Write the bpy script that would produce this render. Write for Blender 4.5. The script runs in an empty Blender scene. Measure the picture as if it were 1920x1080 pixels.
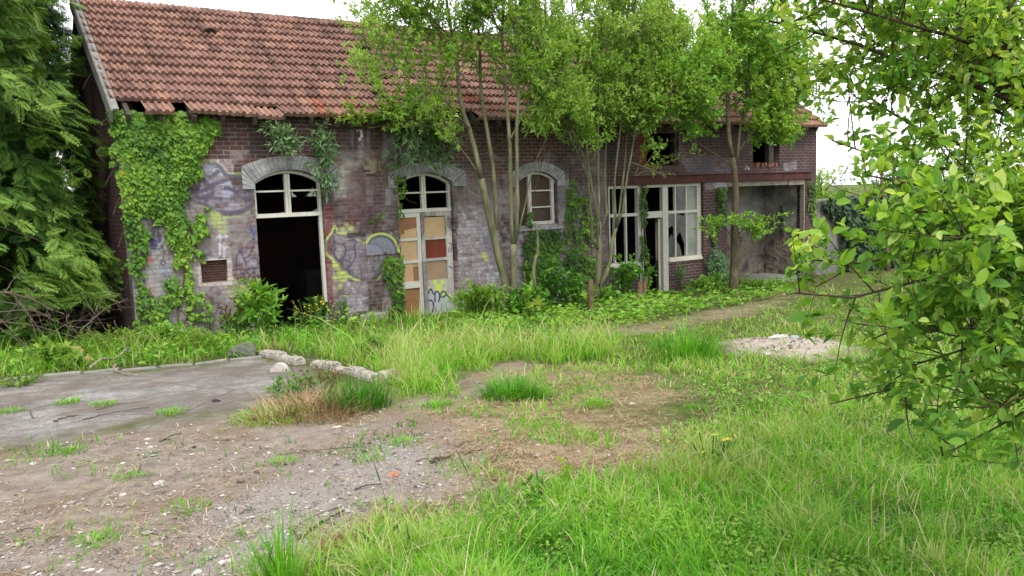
import bpy, math
import numpy as np
from mathutils import Matrix, Vector

scene = bpy.context.scene
COL = scene.collection
rng = np.random.default_rng(11)

# ------------------------------------------------------------------ camera, sky, sun, exposure
# world frame: x runs along the brick front (0 = its near corner), y goes into the building, z is up
F_PX, YAW, PITCH, ROLL = 1559.55, math.radians(33.889), math.radians(6.693), math.radians(-2.001)
EYE = np.array([-2.50, -15.29, 2.31])
_f = np.array([math.sin(YAW) * math.cos(PITCH), math.cos(YAW) * math.cos(PITCH), -math.sin(PITCH)])
_r = np.array([math.cos(YAW), -math.sin(YAW), 0.0])
_u = np.cross(_r, _f)
CAM_R = math.cos(ROLL) * _r + math.sin(ROLL) * _u
CAM_U = -math.sin(ROLL) * _r + math.cos(ROLL) * _u
CAM_F = _f
cam = bpy.data.cameras.new("camera")
cam.sensor_width = 36.0
cam.lens = F_PX / 1920 * 36
cam.clip_start = 0.05
cam.clip_end = 2000
cam_ob = bpy.data.objects.new("camera", cam)
m = Matrix.Identity(4)
for i in range(3):
    m[i][0], m[i][1], m[i][2], m[i][3] = CAM_R[i], CAM_U[i], -CAM_F[i], EYE[i]
cam_ob.matrix_world = m
COL.objects.link(cam_ob)
scene.camera = cam_ob

SUN_EL, SUN_AZ = math.radians(58), math.radians(200)
world = bpy.data.worlds.new("World")
scene.world = world
world.use_nodes = True
wt = world.node_tree
sky = wt.nodes.new('ShaderNodeTexSky')
sky.sky_type = 'NISHITA'
sky.sun_disc = False
sky.sun_elevation = SUN_EL
sky.sun_rotation = SUN_AZ
sky.dust_density = 1.0
sky.air_density = 1.0
hs = wt.nodes.new('ShaderNodeHueSaturation')       # an overcast sky is nearly colourless
hs.inputs['Saturation'].default_value = 0.10
wt.links.new(sky.outputs[0], hs.inputs['Color'])
veil = wt.nodes.new('ShaderNodeMix')               # an even cloud layer over most of the sky
veil.data_type = 'RGBA'
veil.inputs[0].default_value = 0.65
veil.inputs[7].default_value = (7.6, 7.8, 8.0, 1)
wt.links.new(hs.outputs[0], veil.inputs[6])
wt.links.new(veil.outputs[2], wt.nodes['Background'].inputs[0])
wt.nodes['Background'].inputs[1].default_value = 0.15
sl = bpy.data.lights.new("sun", 'SUN')
sl.energy = 1.5
sl.angle = math.radians(10)
sl.color = (1.0, 0.97, 0.92)
so = bpy.data.objects.new("sun", sl)
sd = Vector((math.sin(SUN_AZ) * math.cos(SUN_EL), math.cos(SUN_AZ) * math.cos(SUN_EL), math.sin(SUN_EL)))
so.rotation_euler = sd.to_track_quat('Z', 'Y').to_euler()
COL.objects.link(so)
scene.view_settings.view_transform = 'Standard'
scene.view_settings.look = 'None'
scene.view_settings.gamma = 1
scene.view_settings.exposure = 1.2
scene.cycles.max_bounces = 6
scene.cycles.diffuse_bounces = 3
scene.cycles.transmission_bounces = 4
scene.cycles.transparent_max_bounces = 8


# ------------------------------------------------------------------ measuring helpers
def ray(px, py):
    return CAM_R * (px - 960) / F_PX - CAM_U * (py - 540) / F_PX + CAM_F


def at(px, py, y=0.0):
    """the point of the plane at depth y (parallel to the brick front) seen at a photo pixel"""
    d = ray(px, py)
    return EYE + d * ((y - EYE[1]) / d[1])


def far(px, py, dist):
    d = ray(px, py)
    return EYE + d * dist


def slope(x, y):
    """the gently falling yard"""
    return -0.05 - 0.028 * np.clip(x, -8, 24) - 0.03 * np.clip(y, -18, 4)


def on_ground(px, py):
    n = np.array([.028, .03, 1.0])
    d = ray(px, py)
    return EYE + d * ((-.05 - n @ EYE) / (n @ d))


# ------------------------------------------------------------------ mesh helpers
def npmesh(name, V, FL, mat=None, parent=None, smooth=False, tint=None, fmat=None, mats=None):
    me = bpy.data.meshes.new(name)
    V = np.asarray(V, 'f4').reshape(-1, 3)
    FL = [np.asarray(f, 'i4') for f in FL if len(f)]
    me.vertices.add(len(V))
    me.vertices.foreach_set('co', V.ravel())
    lv = np.concatenate([f.ravel() for f in FL])
    tot = np.concatenate([np.full(len(f), f.shape[1], 'i4') for f in FL])
    st = np.concatenate([[0], np.cumsum(tot)[:-1]]).astype('i4')
    me.loops.add(len(lv))
    me.loops.foreach_set('vertex_index', lv)
    me.polygons.add(len(tot))
    me.polygons.foreach_set('loop_start', st)
    me.polygons.foreach_set('use_smooth', np.full(len(tot), bool(smooth)))
    for mm in (mats or ([mat] if mat else [])):
        me.materials.append(mm)
    if fmat is not None:
        me.polygons.foreach_set('material_index', np.asarray(fmat, 'i4'))
    if tint is not None:
        a = me.attributes.new('tint', 'FLOAT', 'POINT')
        a.data.foreach_set('value', np.asarray(tint, 'f4').ravel())
    me.update(calc_edges=True)
    o = bpy.data.objects.new(name, me)
    COL.objects.link(o)
    if parent is not None:
        o.parent = parent
    return o


def empty(name, loc=(0, 0, 0)):
    o = bpy.data.objects.new(name, None)
    o.empty_display_size = 0.2
    o.location = tuple(float(v) for v in loc)
    COL.objects.link(o)
    return o


def tag(o, label=None, cat=None, group=None, kind=None):
    if label: o['label'] = label
    if cat: o['category'] = cat
    if group: o['group'] = group
    if kind: o['kind'] = kind
    return o


def unit(v):
    v = np.asarray(v, float)
    return v / np.maximum(np.linalg.norm(v, axis=-1, keepdims=True), 1e-9)


class MB:
    """collects shapes that become ONE mesh object; coordinates are world ones, origin is subtracted at build"""
    def __init__(s):
        s.V, s.F, s.T, s.n = [], [], [], 0

    def add(s, V, FL, t=0.5):
        V = np.asarray(V, float).reshape(-1, 3)
        s.V.append(V)
        for f in FL:
            if len(f):
                s.F.append(np.asarray(f, int) + s.n)
        s.T.append(np.broadcast_to(np.asarray(t, float), (len(V),)))
        s.n += len(V)
        return s

    def obox(s, c, a, b, d, t=0.5):
        c, a, b, d = (np.asarray(v, float) for v in (c, a, b, d))
        V = [c + i * a + j * b + k * d for i in (-1, 1) for j in (-1, 1) for k in (-1, 1)]
        F = [[0, 1, 3, 2], [4, 6, 7, 5], [0, 4, 5, 1], [2, 3, 7, 6], [0, 2, 6, 4], [1, 5, 7, 3]]
        return s.add(V, [F], t)

    def box(s, x0, x1, y0, y1, z0, z1, t=0.5):
        return s.obox(((x0 + x1) / 2, (y0 + y1) / 2, (z0 + z1) / 2), ((x1 - x0) / 2, 0, 0), (0, (y1 - y0) / 2, 0), (0, 0, (z1 - z0) / 2), t)

    def bar(s, p, q, w, h, up=(0, 0, 1), t=0.5):
        p, q = np.asarray(p, float), np.asarray(q, float)
        d = unit(q - p)
        a = unit(np.cross(d, up))
        b = np.cross(a, d)
        return s.obox((p + q) / 2, (q - p) / 2, a * w / 2, b * h / 2, t)

    def prism(s, poly, axis, a0, a1, t=0.5):
        """2-D outline swept along axis 'y' (outline in x,z) or 'x' (outline in y,z)"""
        n = len(poly)
        P = np.asarray(poly, float)
        V = np.zeros((2 * n, 3))
        for k, a in enumerate((a0, a1)):
            if axis == 'y':
                V[k * n:(k + 1) * n] = np.stack([P[:, 0], np.full(n, a), P[:, 1]], 1)
            else:
                V[k * n:(k + 1) * n] = np.stack([np.full(n, a), P[:, 0], P[:, 1]], 1)
        side = [[i, (i + 1) % n, n + (i + 1) % n, n + i] for i in range(n)]
        return s.add(V, [[list(range(n))[::-1]], [list(range(n, 2 * n))], side], t)

    def tubes(s, P, R, ns=5, t=0.5, caps=True):
        """many tubes of equal point count: P (n,K,3), R (n,K)"""
        P = np.asarray(P, float)
        R = np.broadcast_to(np.asarray(R, float), P.shape[:2])
        n, K = P.shape[:2]
        T = np.gradient(P, axis=1)
        T = unit(T)
        m0 = unit(P[:, -1] - P[:, 0])
        ref = np.where(np.abs(m0[:, 2:3]) < 0.8, np.array([[0, 0, 1.0]]), np.array([[0.8, 0.6, 0.0]]))
        A = unit(np.cross(T, ref[:, None, :]))
        B = np.cross(T, A)
        ang = np.arange(ns) * 2 * np.pi / ns
        V = P[:, :, None, :] + R[:, :, None, None] * (np.cos(ang)[None, None, :, None] * A[:, :, None, :] + np.sin(ang)[None, None, :, None] * B[:, :, None, :])
        idx = np.arange(n * K * ns).reshape(n, K, ns)
        a = idx[:, :-1, :]
        b = np.roll(idx, -1, 2)[:, :-1, :]
        c = np.roll(idx, -1, 2)[:, 1:, :]
        d = idx[:, 1:, :]
        F = [np.stack([a, b, c, d], -1).reshape(-1, 4)]
        if caps:
            F += [idx[:, 0, ::-1].reshape(-1, ns), idx[:, -1, :].reshape(-1, ns)]
        tt = np.broadcast_to(np.asarray(t, float).reshape(-1, 1, 1), (n, K, ns)).ravel() if np.ndim(t) else t
        return s.add(V, F, tt)

    def tube(s, pts, r, ns=8, t=0.5):
        pts = np.asarray(pts, float)
        r = np.broadcast_to(np.asarray(r, float), (len(pts),))
        return s.tubes(pts[None], r[None], ns, t)

    def build(s, name, mat, parent=None, smooth=False, origin=None):
        V = np.concatenate(s.V)
        if parent is not None and origin is None:
            origin = np.array(parent.matrix_basis.translation)
            q = parent.parent
            while q is not None:
                origin = origin + np.array(q.matrix_basis.translation)
                q = q.parent
        if origin is not None:
            V = V - np.asarray(origin, float)
        if isinstance(mat, (list, tuple)):
            raise ValueError
        o = npmesh(name, V, s.F, mat, parent, smooth, np.concatenate(s.T))
        if parent is None and origin is not None:
            o.location = tuple(float(v) for v in origin)
        return o


def spline(pts, n):
    """smooth resample of a polyline through its points"""
    P = np.asarray(pts, float)
    if len(P) < 3:
        t = np.linspace(0, 1, n)[:, None]
        return P[0] * (1 - t) + P[-1] * t
    d = np.concatenate([[0], np.cumsum(np.linalg.norm(np.diff(P, axis=0), axis=1))])
    Q = np.vstack([2 * P[0] - P[1], P, 2 * P[-1] - P[-2]])
    s = np.linspace(0, d[-1], n)
    i = np.clip(np.searchsorted(d, s, 'right') - 1, 0, len(P) - 2)
    u = ((s - d[i]) / np.maximum(d[i + 1] - d[i], 1e-9))[:, None]
    p0, p1, p2, p3 = Q[i], Q[i + 1], Q[i + 2], Q[i + 3]
    return 0.5 * (2 * p1 + (p2 - p0) * u + (2 * p0 - 5 * p1 + 4 * p2 - p3) * u ** 2 + (3 * p1 - p0 - 3 * p2 + p3) * u ** 3)


def vnoise(x, y, seed=0):
    """smooth 2-D value noise in 0..1"""
    xi, yi = np.floor(x).astype(np.int64), np.floor(y).astype(np.int64)
    fx, fy = x - xi, y - yi
    fx, fy = fx * fx * (3 - 2 * fx), fy * fy * (3 - 2 * fy)

    def h(a, b):
        k = (a * 374761393 + b * 668265263 + seed * 974711) & 0x7fffffff
        k = ((k ^ (k >> 13)) * 1274126177) & 0x7fffffff
        return ((k ^ (k >> 16)) & 0xffff) / 65535.0
    return (h(xi, yi) * (1 - fx) + h(xi + 1, yi) * fx) * (1 - fy) + (h(xi, yi + 1) * (1 - fx) + h(xi + 1, yi + 1) * fx) * fy


def fbm(x, y, seed=0, o=4):
    s, a, tot = 0, 1.0, 0
    for k in range(o):
        s = s + a * vnoise(x * 2 ** k, y * 2 ** k, seed + k * 7)
        tot += a
        a *= .5
    return s / tot


def poly_sdf(x, y, poly):
    """signed distance to a polygon, positive inside"""
    P = np.asarray(poly, float)
    d = np.full(x.shape, 1e9)
    ins = np.zeros(x.shape, bool)
    for i in range(len(P)):
        ax, ay = P[i]
        bx, by = P[(i + 1) % len(P)]
        ex, ey = bx - ax, by - ay
        t = np.clip(((x - ax) * ex + (y - ay) * ey) / max(ex * ex + ey * ey, 1e-12), 0, 1)
        d = np.minimum(d, (x - ax - t * ex) ** 2 + (y - ay - t * ey) ** 2)
        c = ((ay > y) != (by > y)) & (x < (bx - ax) * (y - ay) / (by - ay + 1e-15) + ax)
        ins ^= c
    return np.sqrt(d) * np.where(ins, 1, -1)


# ------------------------------------------------------------------ materials
def lin(r, g, b):
    return tuple(((c / 255) / 12.92 if c <= 10 else ((c / 255 + .055) / 1.055) ** 2.4) for c in (r, g, b)) + (1.0,)


class NT:
    def __init__(s, name):
        s.m = bpy.data.materials.new(name)
        s.m.use_nodes = True
        s.t = s.m.node_tree
        s.t.nodes.clear()
        s.out = s.t.nodes.new('ShaderNodeOutputMaterial')

    def n(s, typ, ins=None, **kw):
        nd = s.t.nodes.new('ShaderNode' + typ)
        for k, v in kw.items():
            setattr(nd, k, v)
        for k, v in (ins or {}).items():
            sock = nd.inputs[k]
            if isinstance(v, bpy.types.NodeSocket):
                s.t.links.new(v, sock)
            else:
                sock.default_value = v
        return nd

    def co(s):
        return s.n('TexCoord').outputs['Object']

    def noise(s, vec, scale, detail=4, rough=.6, **kw):
        return s.n('TexNoise', {'Vector': vec, 'Scale': scale, 'Detail': detail, 'Roughness': rough}).outputs['Fac']

    def ramp(s, fac, stops, interp='LINEAR'):
        nd = s.n('ValToRGB', {'Fac': fac})
        nd.color_ramp.interpolation = interp
        e = nd.color_ramp.elements
        while len(e) < len(stops):
            e.new(0.5)
        for k, (p, c) in enumerate(stops):
            e[k].position = p
            e[k].color = c if len(c) == 4 else tuple(c) + (1,)
        return nd.outputs['Color']

    def mix(s, fac, a, b, blend='MIX'):
        nd = s.n('Mix', data_type='RGBA', blend_type=blend)
        for k, v in ((0, fac), (6, a), (7, b)):
            if isinstance(v, bpy.types.NodeSocket):
                s.t.links.new(v, nd.inputs[k])
            else:
                nd.inputs[k].default_value = v
        return nd.outputs[2]

    def math(s, op, a, b=0.0, clamp=False):
        nd = s.n('Math', operation=op, use_clamp=clamp)
        for k, v in ((0, a), (1, b)):
            if isinstance(v, bpy.types.NodeSocket):
                s.t.links.new(v, nd.inputs[k])
            else:
                nd.inputs[k].default_value = v
        return nd.outputs[0]

    def bump(s, h, strength=.5, dist=.01):
        return s.n('Bump', {'Height': h, 'Strength': strength, 'Distance': dist}).outputs[0]

    def done(s, col, rough=.8, bump=None, spec=.3, metal=0.0):
        b = s.n('BsdfPrincipled', {'Base Color': col, 'Roughness': rough, 'Metallic': metal, 'Specular IOR Level': spec})
        if bump is not None:
            s.t.links.new(bump, b.inputs['Normal'])
        s.t.links.new(b.outputs[0], s.out.inputs[0])
        return s.m


W0, W1 = (0, 0, 0, 1), (1, 1, 1, 1)


def mat_mottled(name, c1, c2, scale=6, rough=.85, bump=.3, c3=None, fine=60, dist=.006):
    s = NT(name)
    co = s.co()
    a = s.noise(co, scale, 5, .65)
    col = s.ramp(a, [(.32, c1), (.68, c2)])
    f = s.noise(co, fine, 3, .6)
    if c3:
        col = s.mix(s.ramp(f, [(.55, W0), (.7, W1)]), col, c3)
    col = s.mix(s.math('MULTIPLY', f, .35), col, (.02, .018, .015, 1), 'MIX') if not c3 else col
    return s.done(col, rough, s.bump(f, bump, dist))


def mat_leaf(name, stops, transl=.45, rough=.45, spec=.35, tscale=1.25):
    """foliage: colour by a per-leaf tint, part of the light passes through the blade"""
    s = NT(name)
    t = s.n('Attribute', attribute_name='tint').outputs['Fac']
    col = s.ramp(t, stops)
    b = s.n('BsdfPrincipled', {'Base Color': col, 'Roughness': rough, 'Specular IOR Level': spec})
    tc = s.mix(1.0, col, (tscale * 1.08, tscale, tscale * .5, 1), 'MULTIPLY')
    tr = s.n('BsdfTranslucent', {'Color': tc})
    mx = s.n('MixShader', {0: transl, 1: b.outputs[0], 2: tr.outputs[0]})
    s.t.links.new(mx.outputs[0], s.out.inputs[0])
    return s.m


def mat_bark(name, c1, c2, c3, scale=9):
    s = NT(name)
    co = s.co()
    mp = s.n('Mapping', {'Vector': co, 'Scale': (1, 1, .25)}).outputs[0]
    a = s.noise(mp, scale, 5, .7)
    col = s.ramp(a, [(.3, c1), (.55, c2), (.75, c3)])
    f = s.noise(mp, scale * 7, 4, .7)
    return s.done(col, .9, s.bump(f, .6, .012), spec=.15)


# ================================================================== BUILDING
def fx(px, py, y=0.0): return float(at(px, py, y)[0])
def fz(px, py, y=0.0): return float(at(px, py, y)[2])


# ---- paint, whitewash, soot and spray lines on the brick front: one map in wall metres (x, z)
IX0, IX1, IZ0, IZ1, IPM = -0.4, 18.9, -1.2, 4.1, 110
IW, IH = int((IX1 - IX0) * IPM), int((IZ1 - IZ0) * IPM)
PR = np.zeros((IH, IW, 3), 'f4')
PA = np.zeros((IH, IW), 'f4')
GX, GZ = np.meshgrid(IX0 + (np.arange(IW) + .5) / IPM, IZ0 + (np.arange(IH) + .5) / IPM)
N1 = fbm(GX * 2.2, GZ * 2.2, 3, 5)
N2 = fbm(GX * 14, GZ * 14, 9, 4)
NV = fbm(GX * 7, GZ * .7, 21, 4)


def lay(a, col, sl=None):
    sl = sl or (slice(None), slice(None))
    c = np.array(lin(*col)[:3], 'f4')
    a = np.clip(a, 0, 1)[..., None]
    al = PA[sl][..., None]
    na = al + a - al * a
    PR[sl] = np.where(na > 1e-4, (PR[sl] * al * (1 - a) + c * a) / np.maximum(na, 1e-4), PR[sl])
    PA[sl] = na[..., 0]


def win(x0, x1, z0, z1):
    i0, i1 = max(0, int((x0 - IX0) * IPM)), min(IW, int((x1 - IX0) * IPM) + 1)
    j0, j1 = max(0, int((z0 - IZ0) * IPM)), min(IH, int((z1 - IZ0) * IPM) + 1)
    return slice(j0, j1), slice(i0, i1)


def px2w(pts):
    return np.array([at(a, b)[[0, 2]] for a, b in pts])


def fill(pts, col, alpha=1.0, soft=.03, wear=.0, wob=.04):
    P = px2w(pts)
    sl = win(P[:, 0].min() - .3, P[:, 0].max() + .3, P[:, 1].min() - .3, P[:, 1].max() + .3)
    x, z = GX[sl], GZ[sl]
    d = poly_sdf(x + (N2[sl] - .5) * wob * 2, z + (N1[sl] - .5) * wob * 4, P)
    a = np.clip(d / (soft * .4) + .5, 0, 1) * alpha
    if wear:
        a = a * np.clip(1.0 - wear * np.clip((N2[sl] * .6 + N1[sl] * .6 - .50) * 16, 0, 1), 0, 1)
    lay(a, col, sl)


def stroke(pts, w, col, alpha=.9, soft=.35, wear=.25, curve=True):
    P = px2w(pts)
    if curve and len(P) > 2:
        P = spline(np.c_[P, np.zeros(len(P))], len(P) * 6)[:, :2]
    sl = win(P[:, 0].min() - .2, P[:, 0].max() + .2, P[:, 1].min() - .2, P[:, 1].max() + .2)
    x, z = GX[sl] + (N2[sl] - .5) * .012, GZ[sl]
    d = np.full(x.shape, 9.0)
    for (ax, ay), (bx, by) in zip(P[:-1], P[1:]):
        ex, ey = bx - ax, by - ay
        t = np.clip(((x - ax) * ex + (z - ay) * ey) / max(ex * ex + ey * ey, 1e-9), 0, 1)
        d = np.minimum(d, np.hypot(x - ax - t * ex, z - ay - t * ey))
    a = np.clip((w / 2 - d) / (w * soft * .6) + .5, 0, 1) * alpha
    a = a * (1 - wear * np.clip((N2[sl] - .48) * 8, 0, 1))
    lay(a, col, sl)


def dots(pts, col, alpha=.85, wear=.2):
    for (a, b, r) in pts:
        p = at(a, b)
        R = r * .0103
        sl = win(p[0] - R * 1.5, p[0] + R * 1.5, p[2] - R * 1.5, p[2] + R * 1.5)
        d = np.hypot(GX[sl] - p[0], GZ[sl] - p[2]) + (N2[sl] - .5) * .03
        lay(np.clip((R - d) / .05 + .5, 0, 1) * alpha * (1 - wear * np.clip((N2[sl] - .5) * 8, 0, 1)), col, sl)


GREY, LILAC, WHITE, LIME, NAVY, BLUE, INK = (128, 124, 128), (150, 146, 156), (196, 192, 196), (166, 182, 90), (44, 46, 92), (58, 78, 130), (62, 64, 82)
# old lime wash and dust, strongest low on the wall
lay(np.clip((N1 - .30) * 2.4, 0, .50) * np.clip((3.1 - GZ) / .8, 0, 1) * (GX < 10.6), (118, 112, 112))
lay(np.clip((fbm(GX * 1.3 + 5, GZ * 2.0, 77, 5) - .50) * 9, 0, .55) * (GX < 10.6) * (GZ < 3.2), (140, 134, 134))
lay(np.clip((fbm(GX * 2.6, GZ * 1.2 + 3, 78, 5) - .53) * 14, 0, .7) * (GX > 1.2), (40, 34, 34))
lay(np.clip((N2 - .50) * 4, 0, .4) * np.clip((2.3 - GZ) / .8, 0, 1) * (GX < 10.6), (156, 151, 153))
# soot under the eave and dark right-hand end
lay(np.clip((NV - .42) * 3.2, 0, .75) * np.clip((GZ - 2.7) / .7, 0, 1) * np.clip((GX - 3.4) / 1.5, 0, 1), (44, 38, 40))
lay(np.clip((N1 - .3) * 1.8, 0, .62) * np.clip((GX - 9.2) / 2.0, 0, 1), (56, 44, 46))
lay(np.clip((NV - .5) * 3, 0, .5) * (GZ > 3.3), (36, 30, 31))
lay(np.clip((NV - .46) * 3.4, 0, .5) * np.clip((GX - 3.9) / .4, 0, 1) * np.clip((6.2 - GX) / .6, 0, 1) * (GZ > 2.1), (150, 150, 156))
# render on the near corner
fill([(228, 300), (272, 310), (300, 400), (330, 470), (345, 560), (352, 640), (250, 650)], (142, 142, 142), .92, .06, .25)
fill([(352, 520), (386, 540), (392, 640), (345, 640)], (128, 124, 130), .7, .08, .4)
# pale field and outlines left of the first doorway
fill([(365, 312), (398, 298), (425, 312), (436, 360), (430, 372), (376, 362), (362, 340)], (166, 168, 184), .8, .06, .3)
fill([(400, 298), (436, 300), (437, 325), (424, 332), (404, 312)], (190, 184, 184), .75, .06, .35)
fill([(345, 362), (400, 350), (440, 345), (478, 352), (478, 390), (452, 402), (410, 400), (370, 380)], (150, 146, 166), .5, .06, .6)
stroke([(371, 312), (384, 302), (398, 304), (415, 318), (428, 328), (452, 326), (470, 332)], .06, LIME, .6)
stroke([(344, 372), (362, 380), (384, 388), (404, 402), (424, 406), (455, 402), (478, 388)], .05, LIME, .55)
for st in ([(342, 364), (356, 354), (372, 360), (392, 352), (404, 344), (424, 338)], [(376, 314), (382, 326), (394, 332), (408, 322)], [(392, 306), (410, 312), (424, 328), (442, 332)],
           [(370, 330), (372, 348), (366, 358)], [(342, 368), (362, 378), (384, 384), (402, 396), (424, 400), (452, 396), (470, 386), (478, 382)], [(398, 346), (398, 362), (386, 376)],
           [(424, 352), (440, 358), (452, 370), (470, 372)], [(380, 330), (388, 344), (394, 350)], [(436, 332), (452, 330), (458, 342), (456, 352)], [(362, 360), (374, 372), (390, 366)], [(466, 356), (470, 368), (462, 376)]):
    stroke(st, .075, (70, 70, 92), .9, .55)
stroke([(404, 397), (440, 400), (470, 390)], .10, (74, 74, 96), .75, .6)
dots([(410, 415, 13), (402, 408, 12), (418, 431, 8), (432, 532, 11), (452, 546, 12), (434, 551, 8), (470, 530, 7), (486, 541, 6)], LIME, .6, .5)
for st in ([(412, 440), (412, 478)], [(422, 440), (420, 480)], [(408, 446), (426, 444)], [(414, 462), (426, 462)]):
    stroke(st, .05, (190, 186, 196), .7, .5)
stroke([(381, 468), (384, 480), (392, 472), (398, 480)], .05, BLUE, .6, .6)
# dark blue loops beside the first doorway
for st in ([(476, 447), (462, 462), (450, 470), (443, 482), (444, 498), (452, 510), (458, 516)], [(478, 446), (474, 464), (466, 480), (456, 484)], [(450, 470), (456, 482), (462, 498)], [(464, 492), (472, 484), (482, 486), (484, 494)], [(462, 506), (474, 504), (484, 502)], [(470, 430), (477, 442)], [(474, 510), (484, 520), (478, 526)]):
    stroke(st, .038, NAVY, .75, .6)
fill([(466, 420), (480, 420), (480, 445), (470, 436)], BLUE, .45, .1)
# blue letters and tags on the corner render
for st in ([(251, 441), (252, 455), (257, 464)], [(266, 464), (266, 446), (271, 442), (276, 447), (275, 464)], [(284, 440), (284, 464)], [(288, 414), (287, 462), (292, 460)], [(298, 440), (298, 452), (288, 452)]):
    stroke(st, .07, NAVY, .92, .4, .1)
for st in ([(250, 431), (256, 425), (257, 434)], [(259, 426), (260, 434), (265, 430)], [(266, 426), (271, 434)], [(299, 420), (296, 436)], [(290, 468), (300, 466), (304, 458)], [(304, 462), (308, 474), (306, 484)], [(303, 488), (310, 492), (306, 498), (302, 492)]):
    stroke(st, .03, INK, .85, .4, .1)
dots([(240, 430, 4), (241, 440, 5)], (70, 130, 160), .7)
dots([(282, 488, 4)], (190, 60, 60), .8)
stroke([(284, 530), (280, 540), (288, 545), (278, 556)], .05, (170, 110, 110), .7)
stroke([(262, 590), (268, 598), (276, 600)], .05, INK, .9)
stroke([(334, 560), (330, 575), (322, 580)], .05, (96, 98, 112), .7)
stroke([(308, 500), (316, 530)], .12, (120, 136, 160), .5, .8)
# pinkish mortar collar of the wall vent
fill([(371, 487), (434, 484), (437, 534), (373, 536)], (176, 164, 158), .95, .03, .1, .02)
# plum coloured patch, white stains and peeling right of the first doorway
fill([(650, 308), (668, 300), (712, 304), (716, 345), (722, 400), (700, 440), (655, 430), (640, 360)], (86, 54, 60), .6, .08, .4)
fill([(632, 318), (652, 302), (690, 292), (700, 300), (664, 312), (650, 330), (648, 372), (634, 372)], (158, 162, 150), .62, .12, .4)
fill([(678, 298), (712, 294), (712, 318), (690, 326)], (150, 146, 108), .7, .08, .3)
fill([(680, 318), (694, 318), (694, 322), (680, 322)], (26, 26, 30), .95, .02, 0, .005)
fill([(686, 325), (702, 325), (702, 330), (686, 330)], (30, 30, 34), .95, .02, 0, .005)
stroke([(676, 244), (678, 254), (674, 262)], .05, (222, 210, 220), .95, .3, 0)
stroke([(669, 245), (675, 242), (679, 243)], .03, (222, 210, 220), .95, .3, 0)
stroke([(672, 260), (678, 256), (682, 255)], .025, (222, 210, 220), .95, .3, 0)
stroke([(676, 262), (676, 285), (675, 300)], .09, (170, 150, 165), .5, .9)
fill([(608, 385), (622, 380), (626, 606), (612, 606)], (104, 34, 42), .85, .05, .25, .01)
# heart shaped outline between the doorways
fill([(618, 440), (660, 440), (700, 450), (720, 480), (716, 510), (690, 522), (660, 512), (624, 470)], (140, 134, 150), .6, .08, .7)
stroke([(611, 478), (612, 452), (622, 436), (628, 424), (634, 438), (650, 436)], .055, LIME, .85)
stroke([(612, 478), (620, 482), (628, 496), (640, 510), (658, 520), (672, 526)], .06, LIME, .85)
stroke([(668, 448), (678, 453), (686, 454)], .04, LIME, .7)
stroke([(720, 500), (718, 512), (708, 524)], .055, LIME, .85)
stroke([(614, 470), (613, 454), (624, 440), (628, 430), (633, 440), (660, 446)], .035, INK, .8)
for st in ([(622, 470), (634, 488), (648, 506), (664, 518), (680, 524)], [(628, 456), (642, 458), (648, 468), (644, 482), (634, 488), (626, 478), (628, 464)], [(624, 444), (626, 456), (621, 468)], [(640, 490), (652, 488), (658, 496), (650, 504)], [(664, 458), (666, 480), (660, 494)], [(652, 452), (664, 450), (668, 456)]):
    stroke(st, .045, (66, 66, 86), .9, .55)
dots([(658, 429, 6), (649, 421, 4), (642, 431, 4), (671, 419, 2), (630, 499, 7), (643, 518, 11), (628, 520, 5), (638, 537, 5), (634, 511, 3), (627, 539, 3)], LIME, .85)
fill([(648, 530), (690, 528), (690, 585), (652, 590)], (176, 172, 182), .75, .1, .65)
fill([(688, 525), (722, 500), (722, 545), (716, 585), (690, 585)], (46, 34, 28), .72, .12, .35)
# whitewash right of the second doorway and below the arched window
fill([(858, 380), (900, 390), (930, 400), (950, 560), (858, 575)], (162, 160, 165), .9, .12, .62)
fill([(968, 440), (1010, 440), (1090, 470), (1096, 560), (966, 556)], (156, 156, 162), .9, .12, .6)
fill([(870, 330), (912, 330), (930, 400), (868, 390)], (124, 122, 128), .6, .12, .6)
fill([(1046, 320), (1066, 326), (1068, 420), (1048, 420)], (148, 150, 154), .6, .08, .5)
fill([(902, 440), (922, 436), (926, 470), (906, 472)], (100, 104, 130), .6, .08, .3)
dots([(908, 478, 7), (911, 486, 6), (994, 462, 7)], LIME, .8)
stroke([(976, 452), (984, 462), (980, 472)], .08, INK, .7)
# dull white patches on the dark upper storey
fill([(1275, 300), (1330, 288), (1372, 300), (1372, 324), (1290, 324)], (120, 122, 134), .5, .1, .55)
fill([(1468, 305), (1492, 300), (1495, 318), (1470, 320)], (150, 150, 160), .7, .06, .5)
dots([(1400, 312, 2), (1403, 316, 3), (1398, 316, 2)], (220, 220, 224), .9)
fill([(1338, 300), (1350, 298), (1350, 312), (1338, 312)], (120, 70, 50), .6, .05)
fill([(1322, 340), (1362, 338), (1362, 352), (1322, 356)], (170, 168, 180), .7, .06, .6)
# sheet metal plate: lime arch over a grey field
fill([(686, 472), (688, 456), (698, 445), (712, 441), (730, 446), (741, 458), (745, 472)], (112, 114, 126), .92, .02, .3, .01)
stroke([(686, 455), (694, 444), (712, 438), (730, 443), (741, 455), (747, 472)], .045, (158, 178, 70), .95, .3, .15)
stroke([(690, 456), (698, 447), (714, 443), (730, 449), (738, 460), (741, 472)], .04, (70, 72, 88), .9, .35, 0)
stroke([(688, 458), (702, 458), (714, 464), (718, 472)], .035, (90, 90, 108), .8, .4, 0)
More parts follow.
